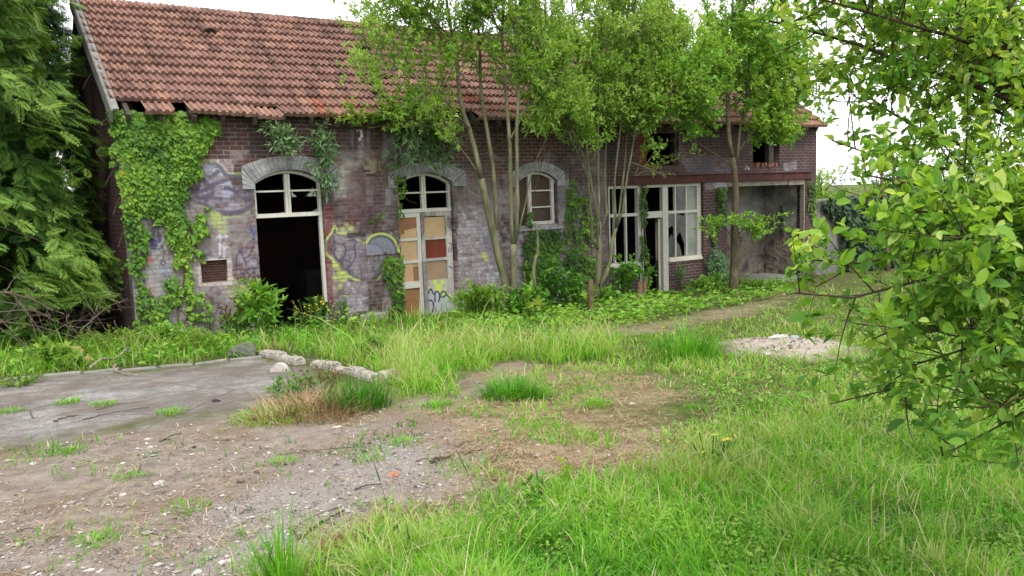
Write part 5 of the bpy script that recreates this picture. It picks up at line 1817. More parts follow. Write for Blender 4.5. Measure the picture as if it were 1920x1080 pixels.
# ---- shrubs rooted in the masonry and on the eave
def sprig_shrub(label, base, tips, leaf, size, mat, tint, n_side=7, Ls=.28, nleaf=8, r=.008, cat='shrub', name='wall_shrub', group=None, bark=None, droop=0.0, ntw=2):
    wood, lv = MB(), MB()
    for tip in tips:
        m_ = (np.asarray(base) + np.asarray(tip)) / 2 + rng.normal(0, .06, 3) + np.array([0, -.04, .05])
        Q = spline([base, m_, tip], 10)
        wood.tube(Q, np.linspace(r, r * .4, 10), 5)
        p, d, t = along(Q[None], n_side, .25, 1.0)
        B = shoots(p, d, Ls * rng.uniform(.5, 1.2, len(p)), .6, .25, 5, droop)
        wood.tubes(B, np.linspace(r * .45, r * .2, 5)[None] * np.ones((len(B), 1)), 4, .5, False)
        leaf_on(lv, B, nleaf, leaf, size, tint, t0=.1, lift=.8)
        leaf_on(lv, Q[None], nleaf * 2, leaf, size, tint, t0=.3, lift=.8)
    root = tag(empty(name, base), label, cat, group)
    wood.build('stems', bark or M_BARK_B, root)
    lv.build('foliage', mat, root)
    return root


LANCE = T_fold(.22, .1, .22)
sprig_shrub('grey-green shrub sprouting from the wall above the first doorway', at(528, 278, -.05), [at(512, 255, -.3), at(535, 258, -.35), at(552, 262, -.35), at(520, 262, -.25), at(508, 238, -.2), at(548, 275, -.3), at(530, 285, -.3)], LANCE, .125, M_L_BUDD, .85, 9, .25, 11)
sprig_shrub('tall grey-green shrub rooted in the right end of the first lintel', at(608, 320, -.05), [at(600, 270, -.25), at(615, 255, -.2), at(590, 315, -.3), at(612, 345, -.25), at(612, 360, -.2), at(618, 300, -.25), at(585, 260, -.2), at(610, 210, -.2)], LANCE, .12, M_L_BUDD, .75, 8, .24, 11)
sprig_shrub('small sprig growing from the joint above the sheet metal plate', at(704, 428, -.02), [at(703, 408, -.08), at(709, 415, -.1), at(698, 420, -.08)], T_fold(.4), .06, M_L_WEED, .4, 3, .1, 6)
bz = at(775, 262, -.15)
sprig_shrub('large sprawling shrub on the eave over the second door', bz,
            [at(px, py, yy) for px, py, yy in ((735, 190, -.5), (760, 160, -.6), (795, 150, -.6), (820, 180, -.6), (845, 200, -.5), (770, 205, -.8), (740, 225, -.6), (805, 225, -.8), (830, 250, -.6), (760, 250, -.5), (700, 205, -.5), (780, 180, -.9), (855, 235, -.5), (800, 195, -.4), (720, 165, -.4))],
            T_fold(.32, .1, .2), .11, M_L_TREE, .62, 12, .38, 11, .014, droop=.05)
sprig_shrub('drooping grey-green shrub hanging before the second arch', at(800, 245, -.12),
            [at(px, py, yy) for px, py, yy in ((740, 290, -.5), (765, 300, -.6), (790, 310, -.55), (815, 300, -.6), (845, 290, -.5), (770, 275, -.8), (830, 320, -.5), (730, 270, -.4), (755, 320, -.3), (850, 265, -.4))],
            LANCE, .125, M_L_BUDD, .68, 9, .32, 10, .010, droop=.25)
sprig_shrub('bright leafy creeper trailing along the eave left of the second door', at(690, 228, -.3), [at(px, py, -.36) for px, py in ((628, 230), (650, 216), (668, 232), (705, 222), (725, 205), (655, 200))], T_fold(.5), .085, M_L_FRONT, .72, 6, .2, 7, .008)
sprig_shrub('light twig with small pale leaves before the red shutter', at(1190, 330, -1.2), [at(px, py, yy) for px, py, yy in ((1260, 290, -1.6), (1300, 285, -1.8), (1315, 290, -1.8), (1240, 265, -1.5), (1225, 245, -1.4), (1265, 325, -1.5))], T_fold(.4), .07, M_L_WILLOW, .8, 6, .2, 6, .008, cat='twig', name='willow_sprig')

# ---- perimeter wall, its ivy and what shows beyond
xw0, xw1, yw = XR + .02, 46.0, .9
pw = tag(empty('perimeter_wall', (xw0, yw, -.7)), 'grey rendered yard wall running on from the far corner of the workshop', 'wall')
MB().box(xw0, xw1, yw, yw + .25, -1.4, 1.62).build('wall_panel', mat_mottled('grey_render', lin(92, 90, 88), lin(134, 132, 128), 3, .95, .4), pw)
cp = MB()
cp.box(xw0, xw1, yw - .04, yw + .29, 1.623, 1.69)
cp.build('coping', mat_mottled('coping_stone', lin(110, 108, 104), lin(150, 148, 142), 5, .95, .4), pw)
climber('dense dark ivy covering the grey yard wall', [[(1540, 378), (1600, 366), (1700, 352), (1900, 345), (2250, 335), (2250, 560), (1900, 540), (1600, 530), (1574, 505), (1572, 440), (1556, 410)], [(1528, 372), (1560, 372), (1570, 400), (1540, 392)]], 300, .12, M_L_IVYD, .42, y=(-.05, -.35), plane=yw)
sW = [(spline([(22.6, .2, gz(22.6, .2) - .1), (22.55, .2, 1.0), (22.3, .25, 2.0), (22.4, .3, 3.0)], 10), np.linspace(.08, .035, 10))]
tree('slender_tree', 'slender brown sapling standing against the ivy covered yard wall', 'tree', sW, M_BARK_B, M_L_TREE, [12], .8, 4, .4, 5, LO, .08, .6, t0=.6, up=.4)
for k, (x, y, h, r_, lab, tn) in enumerate(((27.0, 6.0, 3.2, 1.4, 'yellow-green bush showing over the top of the yard wall', .85), (33.0, 12.0, 3.6, 2.0, 'pale grey-green bush far beyond the yard wall', .7), (34.0, 4.0, 4.6, 2.4, 'leafy tree beyond the yard wall behind the hanging branches', .6), (29.0, 3.4, 3.4, 1.5, 'dark green bush just over the yard wall near the far corner', .2))):
    z0 = gz(x, y)
    stx = []
    for j in range(7):
        e = np.array([x + rng.normal(0, r_ * .55), y + rng.normal(0, r_ * .5), z0 + h * rng.uniform(.7, 1.05)])
        stx.append((spline([(x, y, z0 - .1), (x * .6 + e[0] * .4, y * .6 + e[1] * .4, z0 + h * .45), e], 9), np.linspace(.07, .015, 9)))
    tree('background_bush', lab, 'bush', stx, M_BARK_D, M_L_BUDD if k == 1 else M_L_TREE, 16, 1.0, 6, .5, 8, LO, .11, tn, t0=.3, up=.2)


# ================================================================== WEEDS, SHRUBS, STONES, WOOD, LITTER
def plant(label, base, rad, h, ns, leaf, size, mat, tint, name='weed', cat='plant', group=None, nleaf=14, bark=None, side=3, up=.7, tints=.16, r=.005):
    """herb or low shrub: stems fan out of one root, leaves along them and their side shoots"""
    x, y = base[0], base[1]
    z = float(gz(x, y)) if len(base) < 3 else base[2]
    b = np.array([x, y, z])
    az = rng.uniform(0, 2 * np.pi, ns)
    q = rng.uniform(0, 1, ns) ** .6 * rad
    tip = b + np.stack([np.cos(az) * q, np.sin(az) * q, h * rng.uniform(.55, 1.05, ns) * (1 - .35 * (q / max(rad, .01)) ** 2)], 1)
    t = np.linspace(0, 1, 6)[None, :, None]
    s0 = b + np.stack([np.cos(az) * q * .25, np.sin(az) * q * .25, -.03 * np.ones(ns)], 1)
    B = s0[:, None] * (1 - t) + tip[:, None] * t
    B[:, :, 2] += (h * .12 * np.sin(np.linspace(0, math.pi, 6)))[None]
    wood, lv = MB(), MB()
    wood.tubes(B, np.linspace(r, r * .4, 6)[None] * np.ones((ns, 1)), 4, .5, False)
    leaf_on(lv, B, nleaf, leaf, size, tint, tints, t0=.15, lift=.6)
    if side:
        p, d, _ = along(B, side, .3, .95)
        S = shoots(p, d, h * .3 * rng.uniform(.5, 1.1, len(p)), .65, .25, 4)
        wood.tubes(S, np.linspace(r * .5, r * .2, 4)[None] * np.ones((len(S), 1)), 3, .5, False)
        leaf_on(lv, S, max(3, nleaf // 2), leaf, size, tint + .05, tints, t0=.1, lift=.6)
    root = tag(empty(name, b), label, cat, group)
    wood.build('stems', bark or M_GREENSTEM, root)
    lv.build('leaves', mat, root)
    return root


M_GREENSTEM = mat_mottled('green_stem', (.05, .10, .02, 1), (.10, .16, .04, 1), 12, .7, .1)
M_L_RED = mat_leaf('reddish_leaves', [(0, (.05, .02, .012, 1)), (.5, (.14, .055, .025, 1)), (1, (.16, .15, .035, 1))], .3, .6, .2)
M_L_LIME = mat_leaf('lime_leaves', [(0, (.05, .13, .016, 1)), (.5, (.12, .24, .025, 1)), (1, (.26, .36, .05, 1))], .45, .5, .3)


def gp(px, py):
    p = on_ground(px, py)
    return p[0], p[1]


def wp(px, y):
    """a spot on the ground at photo column px and depth y before the front"""
    return float(at(px, 560, y)[0]), y


# beside the first doorway
plant('tall bright green leafy weed growing left of the open first doorway', wp(487, -.9), .55, .95, 16, T_fold(.42), .13, M_L_WEED, .62, nleaf=16)
plant('reddish brown dock plant standing before the wall vent', wp(455, -.5), .12, .95, 4, T_fold(.4), .10, M_L_RED, .6, nleaf=16, side=2)
plant('withered rusty weed at the ivy edge left of the wall vent', wp(420, -.3), .12, .62, 4, T_fold(.35), .09, M_L_RED, .3, nleaf=12, side=2)
plant('low lime green bush between rusty weed and tall weed', wp(440, -.9), .4, .5, 12, LO, .07, M_L_LIME, .45, nleaf=14)
plant('dark leafy plant just inside the first doorway', (float(at(596, 560, .05)[0]), -.02), .22, .55, 7, T_fold(.5), .12, M_L_WEED, .25, nleaf=12)
plant('slender weed against the brickwork right of the first doorway', wp(645, -.15), .10, .55, 4, T_fold(.4), .06, M_L_WEED, .45, nleaf=12)


def flowers(label, base, rad, h, n, colr, size=.022, group=None, stem_r=.0035, leaves=True):
    x, y = base
    z = float(gz(x, y))
    az = rng.uniform(0, 2 * np.pi, n)
    q = rad * rng.uniform(0, 1, n) ** .5
    tip = np.array([x, y, z]) + np.stack([np.cos(az) * q, np.sin(az) * q, h * rng.uniform(.5, 1, n)], 1)
    s0 = np.array([x, y, z - .02]) + np.stack([np.cos(az) * q * .4, np.sin(az) * q * .4, 0 * q], 1)
    t = np.linspace(0, 1, 5)[None, :, None]
    B = s0[:, None] * (1 - t) + tip[:, None] * t + rng.normal(0, .006, (n, 5, 3))
    wd, fl, lv = MB(), MB(), MB()
    wd.tubes(B, np.full((n, 5), stem_r), 4, .5, False)
    pt = (np.array([(0, 0, 0), (.6, -.38, .12), (1, 0, .25), (.6, .38, .12)]), np.array([[0, 1, 2, 3]]))
    for k in range(5):
        a = 2 * np.pi * k / 5 + rng.uniform(0, 1, n)
        up = unit(np.array([0, 0, 1.0]) + rng.normal(0, .35, (n, 3)))
        d = unit(np.cross(up, np.stack([np.cos(a), np.sin(a), 0 * a], 1)))
        place(fl, pt, B[:, -1], d, up, np.full(n, size), .5)
    leaf_on(lv, B, 4, T_fold(.4), .07, .5, t0=0, t1=.7)
    root = tag(empty('flowering_weed', (x, y, z)), label, 'flower', group)
    wd.build('stems', M_GREENSTEM, root)
    fl.build('flower_heads', colr, root)
    lv.build('leaves', M_L_WEED, root)


M_YEL = mat_mottled('yellow_petals', (.75, .50, .02, 1), (.85, .62, .05, 1), 20, .6, 0)
flowers('yellow flowering weed on the threshold of the first doorway', wp(585, -.35), .42, .55, 34, M_YEL, .030)
flowers('few yellow buttercups at the foot of the tall seed grass', gp(1245, 668), .16, .42, 6, M_YEL, .024)
flowers('yellow buttercups at the near edge of the dirt patch', gp(1338, 880), .22, .32, 9, M_YEL, .016)
flowers('yellow buttercups in the long grass below the boarded door', gp(770, 650), .7, .36, 12, M_YEL, .022)

# shrubs and herbs below the willows
plant('yellow-green shrub at the foot of the forked willow', wp(905, -2.1), .55, .75, 18, T_fold(.45), .12, M_L_LIME, .45, nleaf=16)
plant('feathery green herb between boarded door and forked willow', wp(872, -1.2), .35, .75, 16, T_fold(.25), .07, M_L_WEED, .65, nleaf=22)
plant('broad leaved herb right of the twin stemmed willow', wp(985, -1.9), .5, .6, 14, T_fold(.45), .13, M_L_WEED, .55)
plant('dark green shrub before the ivy below the arched window', wp(1035, -1.0), .55, 1.15, 22, T_fold(.42), .12, M_L_WEED, .30, nleaf=16)
plant('round leafed green shrub left of the fan shaped willow', wp(1075, -1.2), .5, .7, 18, LO, .085, M_L_WEED, .48)
plant('tall leafy shrub under the left shop window', wp(1165, -.5), .45, 1.05, 15, LO, .10, M_L_WEED, .45)
plant('slim weed in front of the shop door', wp(1217, -.4), .18, .95, 5, T_fold(.45), .10, M_L_WEED, .5)
plant('small climbing weed under the right shop window', wp(1283, -.2), .14, .95, 5, T_fold(.45), .07, M_L_BUDD, .5)
plant('pale maple seedling with yellowish lobed leaves', wp(1000, -2.3), .2, .42, 5, T_palm(), .15, M_L_LIME, .95, nleaf=3, side=0)
plant('lobed green seedling beside the slim cut stump', wp(1100, -2.0), .15, .62, 4, T_palm(), .16, M_L_LIME, .6, nleaf=3, side=0)
plant('green ivy and weeds around the fan shaped willow base', wp(1135, -1.3), .45, .4, 16, LO, .07, M_L_WEED, .35)
plant('mixed weeds before the pier at the open bay', wp(1330, -.7), .6, .45, 22, LO, .075, M_L_WEED, .55)
plant('low weeds to the right of the straight trunk', wp(1415, -1.5), .7, .32, 22, LO, .07, M_L_LIME, .4)
# verge on the left
plant('lime green bedstraw mound at the verge before the gable', gp(215, 665), .65, .42, 40, T_fold(.25), .05, M_L_LIME, .55, nleaf=24, side=2)
plant('yellowish bedstraw mound before the ivy corner', gp(370, 660), .55, .36, 34, T_fold(.25), .05, M_L_LIME, .65, nleaf=24, side=2)
plant('bramble patch with bright leaves spilling over the kerb', gp(110, 690), .5, .36, 16, T_palm(), .10, M_L_LIME, .45, nleaf=8, side=2)
plant('nettle like weeds below the dead branches', gp(45, 660), .6, .55, 20, T_fold(.4), .09, M_L_WEED, .55)
plant('lime weed patch on the tarmac edge at the far left', gp(40, 722), .35, .14, 18, LO, .04, M_L_LIME, .6, nleaf=12, side=1)
plant('low weeds hugging the ivy corner of the wall', gp(300, 652), .6, .40, 26, T_palm(), .07, M_L_WEED, .6, nleaf=9)
plant('green weed clump in the long grass behind the white stones', gp(700, 676), .35, .30, 16, T_fold(.45), .09, M_L_WEED, .5)
plant('dock leaves at the near edge of the long grass', gp(1010, 935), .10, .14, 7, T_fold(.55), .09, M_L_WEED, .3, nleaf=2, side=0)
plant('dark dandelion rosette beside the near dirt edge', gp(735, 1045), .16, .12, 12, T_fold(.3), .11, M_L_WEED, .2, nleaf=3, side=0)
plant('yellow-green maple seedling on the straw patch', gp(1072, 905), .07, .20, 3, T_palm(), .09, M_L_LIME, .75, nleaf=2, side=0)


def tuft(label, base, rad, h, n, mat, tint, name='grass_tuft', w=.004, lean=.55, group=None, ts=.13):
    x0, y0 = base
    a = rng.uniform(0, 2 * np.pi, n)
    q = rad * rng.uniform(0, 1, n) ** .6
    x, y = x0 + np.cos(a) * q, y0 + np.sin(a) * q
    hh = h * np.exp(rng.normal(0, .28, n)) * (1 - .4 * q / rad)
    ln = np.abs(rng.normal(lean, .25, n))
    ph = a + rng.normal(0, .7, n)
    dv = np.stack([np.cos(ph), np.sin(ph), 0 * ph], 1)
    sv = np.stack([-np.sin(ph), np.cos(ph), 0 * ph], 1) * (w * np.exp(rng.normal(0, .25, n)))[:, None]
    b = np.stack([x, y, gz(x, y) - .01], 1)
    V = np.empty((n, 9, 3))
    for i, t in enumerate((0, .3, .6, .85)):
        c = b + dv * (hh * ln * t ** 2)[:, None]
        c[:, 2] += hh * t * (1 - .42 * ln * t)
        ww = (1, 1.05, .8, .45)[i]
        V[:, 2 * i], V[:, 2 * i + 1] = c - sv * ww, c + sv * ww
    c = b + dv * (hh * ln)[:, None]
    c[:, 2] += hh * (1 - .42 * ln)
    V[:, 8] = c
    k = (np.arange(n) * 9)[:, None]
    Q = np.concatenate([k + np.array([[2 * j, 2 * j + 1, 2 * j + 3, 2 * j + 2]]) for j in range(3)])
    tn = np.clip(tint + rng.normal(0, ts, n), 0, 1)
    org = np.array([x0, y0, float(gz(x0, y0))])
    o = npmesh(name, V - org, [Q, k + np.array([[6, 7, 8]])], mat, tint=np.repeat(tn, 9))
    o.location = tuple(org)
    return tag(o, label, 'grass tuft', group)


tuft('dark green grass tuft alone on the straw covered ground', gp(957, 742), .30, .30, 420, M_GRASS, .36, w=.0045, lean=.95)
tuft('tall dark grass clump beside the pale rubble patch', gp(1285, 668), .50, .48, 420, M_GRASS, .46, w=.005)
tuft('upright grass tuft at the very front edge of the picture', gp(527, 1120), .12, .42, 120, M_GRASS, .5, w=.004, lean=.3)
tuft('small straw coloured tuft at the head of the white stones', gp(515, 662), .22, .20, 220, M_STRAW, .55, lean=.5)
tuft('brown dry grass mound in front of the white stones', gp(590, 770), .62, .24, 1100, M_STRAW, .55, lean=.7)
tuft('dark green grass half of the mound before the white stones', gp(672, 762), .34, .34, 520, M_GRASS, .20, w=.0045, lean=.6)
tuft('yellowish grass skirt at the left end of the dry mound', gp(515, 782), .42, .14, 520, M_GRASS, .86, lean=.9)
tuft('bunch of reddish torn roots on the near dirt edge', gp(655, 1030), .16, .10, 260, mat_leaf('red_roots', [(0, (.08, .03, .02, 1)), (.6, (.20, .09, .05, 1)), (1, (.36, .22, .12, 1))], .1, .8, .1), .4, w=.002, lean=1.3)
for k, (px, py, h) in enumerate(((322, 775, .09), (500 - 305, 760, .08), (128, 756, .10), (560, 470 + 300, .12), (20, 772, .08), (130, 848, .07), (245, 895, .05), (520, 865, .06), (345, 955, .05), (180, 1015, .06), (930 - 580, 945, .05), (820, 760, .12), (1120, 760, .14), (1010, 742, .18), (760, 830, .07))):
    tuft('small grass tuft in bare ground away from the lawn', gp(px, py), .16, h, 110, M_GRASS, .62, lean=.8, group='small tufts on the bare ground')
plant('green and bronze weeds growing through the dry mound', gp(560, 752), .45, .32, 16, T_fold(.4), .06, M_L_WEED, .5, side=2, nleaf=10)
plant('seedy brown weed stalks on the dry mound', gp(610, 752), .4, .42, 12, T_fold(.3), .035, M_L_RED, .6, side=3, nleaf=12)


# ---- low ground cover under the trees and clover in the lawn: one uncountable mass each
def cover(name, label, polys, n_try, size, mat, tint, hmax, edge=.5):
    lv = MB()
    px = rng.uniform(-200, 2300, n_try)
    py = rng.uniform(528, 1250, n_try)
    nrm = np.array([.028, .03, 1.0])
    d = CAM_R * ((px - 960) / F_PX)[:, None] - CAM_U * ((py - 540) / F_PX)[:, None] + CAM_F
    t = (-.05 - nrm @ EYE) / (d @ nrm)
    k = (t > 1) & (t < 34)
    P = EYE + d[k] * t[k][:, None]
    x, y, t = P[:, 0], P[:, 1], t[k]
    n1 = fbm(x * 1.3, y * 1.3, 111, 4)
    den = 0 * x
    for poly, dd in polys:
        den = np.maximum(den, dd * smooth(poly_sdf(x, y, poly) + (n1 - .5) * 1.2, edge))
    den = den * np.clip((n1 - .28) * 3.2, .0, 1) * ((y < -.05) | (x < -.1) | (x > 18.7))
    kk = rng.uniform(0, 1, len(x)) < den
    x, y, t, n1 = x[kk], y[kk], t[kk], n1[kk]
    n = len(x)
    z = gz(x, y) + hmax * rng.uniform(.1, 1, n) * np.clip((n1 - .2) * 1.8, .15, 1)
    pos = np.stack([x, y, z], 1)
    a = rng.uniform(0, 2 * np.pi, n)
    dv = np.stack([np.cos(a), np.sin(a), rng.normal(.1, .3, n)], 1)
    nr = unit(np.array([0, 0, 1.0]) + rng.normal(0, .35, (n, 3)))
    place(lv, LO, pos, dv, nr, (size * .6 + size * .05 * t) * np.exp(rng.normal(0, .25, n)), tint + (n1 - .5) * .8 + rng.normal(0, .14, n))
    o = lv.build(name, mat)
    return tag(o, label, None, None, 'stuff')


C_TREES = GP([(860, 612), (900, 560), (960, 540), (1100, 530), (1300, 532), (1500, 518), (1480, 550), (1400, 570), (1320, 586), (1200, 604), (1060, 622), (960, 632)])
C_LAWN = GP([(1360, 700), (1900, 660), (2300, 700), (2600, 1200), (1500, 1250), (1000, 1090), (900, 960), (1250, 910)])
C_RIGHT = GP([(1560, 560), (2200, 540), (2400, 760), (1800, 800), (1620, 640)])
C_VERGE = GP([(-600, 720), (0, 706), (440, 672), (480, 640), (230, 650), (0, 620), (-600, 640)])
cover('ground_cover', 'leafy ground cover under the willows and along the front', [(C_TREES, 1.6), (C_VERGE, .5), (G_DOOR, .5)], 300000, .070, M_L_WEED, .62, .30)
cover('clover', 'clover and small weeds mixed through the lawn', [(C_LAWN, .30), (C_RIGHT, .8), (G_MID, .16), (P_PATH, .5)], 240000, .034, M_L_WEED, .72, .14)


# ---- stones
def rock(mb, c, r, seed, sq=(1, 1, .7), t=.5):
    n1, n2 = 9, 14
    th = np.linspace(0, math.pi, n1)
    ph = np.arange(n2) * 2 * math.pi / n2
    T, Pp = np.meshgrid(th, ph, indexing='ij')
    D = np.stack([np.sin(T) * np.cos(Pp), np.sin(T) * np.sin(Pp), np.cos(T)], -1)
    k = 1 + .30 * (vnoise(D[..., 0] * 1.6 + seed, D[..., 1] * 1.6 + D[..., 2] * 1.3 + 7, seed) - .5) * 2 + .12 * (vnoise(D[..., 0] * 4 + 3, D[..., 1] * 4 + D[..., 2] * 3.1, seed + 1) - .5) * 2
    k[0], k[-1] = k[0].mean(), k[-1].mean()
    V = D * k[..., None] * r * np.array(sq)
    idx = np.arange(n1 * n2).reshape(n1, n2)
    F = np.stack([idx[:-1], np.roll(idx, -1, 1)[:-1], np.roll(idx, -1, 1)[1:], idx[1:]], -1).reshape(-1, 4)
    mb.add(V.reshape(-1, 3) + np.asarray(c), [F], t)


M_WSTONE = mat_mottled('white_stone', lin(122, 116, 106), lin(164, 158, 149), 9, .95, .7, lin(88, 80, 68), 22, .014)
M_GSTONE = mat_mottled('mossy_stone', lin(70, 76, 64), lin(106, 110, 96), 6, .95, .6)


def block(name, label, c, ax, L, W, H, mat, cat, group=None, arch=0.0, seed=0, tilt=0.0):
    """a rough edged kerb block, its top rounded and worn"""
    ax = unit(np.array([ax[0], ax[1], 0]))
    bx = np.array([-ax[1], ax[0], 0])
    na, nb = 9, 9
    V = []
    rr = np.random.default_rng(seed)
    for i in range(na):
        u = -1 + 2 * i / (na - 1)
        e = 1 - .10 * abs(u) ** 6
        for j in range(nb):
            a = math.pi * j / (nb - 1)
            y = math.copysign(abs(math.cos(a)) ** .6, math.cos(a)) * W / 2 * e
            z = (math.sin(a) ** .6) * H * e
            q = np.asarray(c) + ax * u * L / 2 + bx * y + np.array([0, 0, z + u * tilt])
            V.append(q + rr.normal(0, .003, 3))
    idx = np.arange(na * nb).reshape(na, nb)
    F = np.stack([idx[:-1, :-1], idx[1:, :-1], idx[1:, 1:], idx[:-1, 1:]], -1).reshape(-1, 4)
    mb = MB().add(V, [F, [list(idx[0])], [list(idx[-1][::-1])]])
    return tag(mb.build(name, mat, origin=np.asarray(c)), label, cat, group)


arcs = [(503, 668), (522, 672), (540, 677), (556, 682)], [(600, 688), (622, 691), (645, 697), (668, 702), (692, 710)]
labs = [['white kerb block half hidden in weeds, first of the far row', 'white kerb block second in the far row', 'white kerb block third in the far row', 'chipped white kerb block ending the far row at the gap'],
        ['rounded white kerb block just after the gap', 'white kerb block next to the rounded one after the gap', 'yellow stained white kerb block amid the weeds of the row', 'white kerb block next to last in the near row', 'white kerb block closing the near row beside the small cube']]
sd_i = 0
for A_, Ls_ in zip(arcs, labs):
    W_ = [on_ground(a, b) for a, b in A_]
    for i, (p, lab) in enumerate(zip(W_, Ls_)):
        q = W_[min(i + 1, len(W_) - 1)] - W_[max(i - 1, 0)]
        L = np.linalg.norm(q[:2]) / (2 if 0 < i < len(W_) - 1 else 1) * .97
        p = p.copy()
        p[2] = gz(p[0], p[1]) - .03
        block('kerb_stone', lab, p, q, L, .17, .12 + .025 * math.sin(i * 2.3), M_WSTONE, 'stone', 'white stones edging the long grass', seed=40 + sd_i, tilt=.008)
        sd_i += 1
p = on_ground(730, 713); p[2] = gz(p[0], p[1]) - .03
block('stone_block', 'squat pale stone cube standing past the end of the white row', p, (1, .15), .22, .20, .16, M_WSTONE, 'stone', seed=77)
# half round pierced block lying on the tarmac
c = on_ground(523, 699)
c[2] = gz(c[0], c[1]) - .005
hb = MB()
a = np.linspace(0, math.pi, 15)
ax = _r
r_ = .115
poly = np.array([(math.cos(t) * r_, math.sin(t) * r_ * .95) for t in a])
n = len(poly)
V = [c + ax * u + np.array([0, 0, v]) + np.array([_f[0], _f[1], 0]) * w for w in (0, .10) for u, v in poly]
hb.add(V, [[list(range(n)), list(range(2 * n - 1, n - 1, -1))], [[i, n + i, n + (i + 1) % n, (i + 1) % n] for i in range(n)]])
hbo = hb.build('half_round_stone', mat_mottled('crumbling_white_stone', lin(150, 144, 136), lin(182, 176, 168), 7, .9, .6, lin(60, 52, 46), 17, .012), origin=c)
tag(hbo, 'half round white stone with crumbling dark face standing on the tarmac', 'stone')
mb = MB()
c = on_ground(460, 668)
rock(mb, (c[0], c[1], gz(c[0], c[1]) + .05), .18, 5, (1.15, .9, .8))
tag(mb.build('boulder', M_GSTONE, origin=(c[0], c[1], gz(c[0], c[1]))), 'mossy grey boulder at the kerb end below the tall weed', 'stone')


def chip(px, py, r, label, mat=None, group=None, name='rubble_chip', cat='rubble', sq=(1.5, 1, .36)):
    c = on_ground(px, py)
    z = float(gz(c[0], c[1]))
    mb = MB()
    r = r * (.62 if group else .9)
    rock(mb, (0, 0, r * .1), r, int(px), sq)
    o = mb.build(name, mat or M_WCHIP)
    o.location = (c[0], c[1], z)
    o.rotation_euler = (0, 0, px * 1.7)
    return tag(o, label, cat, group)


M_WCHIP = mat_mottled('white_plaster_chip', lin(158, 153, 148), lin(190, 186, 182), 9, .9, .4)
for (px, py, r) in ((277, 825, .035), (282, 838, .032), (632, 798, .055), (372, 796 + 10, .02), (405, 779 + 40, .022), (230, 868, .03), (298, 905, .05), (230, 926, .04), (62, 868, .04), (138, 878, .025), (500, 835, .02), (660, 862, .022), (735, 838, .03), (870, 935, .025), (1185, 755, .04), (1340, 792, .05), (1280, 815, .02), (905, 795, .018), (150, 1000, .02), (80, 990, .015), (540, 1000, .018), (620, 1020, .02), (370, 1073, .038), (430, 1052, .028), (168, 1070, .03), (148, 1027, .022), (665, 1022, .02), (590, 1018, .015), (255, 987, .02), (712, 1035, .02), (1445, 634, .05), (1660, 790, .02), (790, 870, .02)):
    chip(px, py, r, 'small white rubble chip lying on the yard ground', group='white rubble chips')
chip(1465, 634, .08, 'white plaster lump on top of the pale rubble patch', sq=(1.5, .9, .6))
chip(1490, 640, .08, 'blue grey slab piece on the pale rubble patch', mat_mottled('slate_grey', lin(128, 136, 146), lin(160, 166, 172), 6, .8), sq=(1.6, 1, .4))
chip(1440, 668, .06, 'white rubble lump at the near side of the pale rubble patch')
chip(1340, 872, .08, 'lilac grey rubble stone beside the buttercups', mat_mottled('lilac_rubble', lin(120, 108, 110), lin(156, 144, 146), 8, .95, .5))
chip(738, 892, .05, 'pinkish brick crumb on the near dirt edge', mat_mottled('brick_crumb', lin(150, 96, 78), lin(180, 124, 104), 8, .95, .4))
chip(1670, 885, .10, 'mossy broken slab hidden in the lawn under the hanging branches', M_GSTONE, sq=(1.8, 1, .4))
chip(236, 890, .012, 'tiny blue plastic scrap on the dirt', mat_mottled('blue_plastic', lin(60, 60, 150), lin(80, 80, 180), 9, .4, 0), name='plastic_scrap', cat='litter')
chip(404, 752, .045, 'blackened charcoal lump on the tarmac', mat_mottled('charcoal', lin(30, 28, 30), lin(52, 48, 48), 9, .95, .5), name='charcoal_lump', cat='charcoal')


# ---- dead branches, sticks, stumps
M_DEADWOOD = mat_bark('dead_wood', lin(92, 82, 74), lin(140, 128, 116), lin(170, 160, 148), 14)
M_BRUSH = mat_bark('grey_brush_wood', lin(62, 52, 46), lin(98, 86, 76), lin(126, 114, 102), 14)
M_DARKSTICK = mat_bark('dark_stick', lin(52, 44, 40), lin(86, 74, 66), lin(112, 100, 90), 14)


def branch(pts, r0, r1, label, name='dead_branch', cat='branch', group=None, mat=None, twigs=5, tl=.45):
    mb = MB()
    Q = spline(pts, 14) + rng.normal(0, r0 * .35, (14, 3))
    mb.tube(Q, np.linspace(r0, r1, 14), 7)
    if twigs:
        p, d, _ = along(Q[None], twigs, .2, .95)
        B = shoots(p, d, tl * rng.uniform(.4, 1.2, len(p)), .55, .1, 5) + rng.normal(0, .006, (len(p), 5, 3))
        mb.tubes(B, np.linspace(r1 * .8, r1 * .3, 5)[None] * np.ones((len(B), 1)), 4, .5, False)
    return tag(mb.build(name, mat or M_DEADWOOD, origin=np.asarray(pts[0])), label, cat, group)


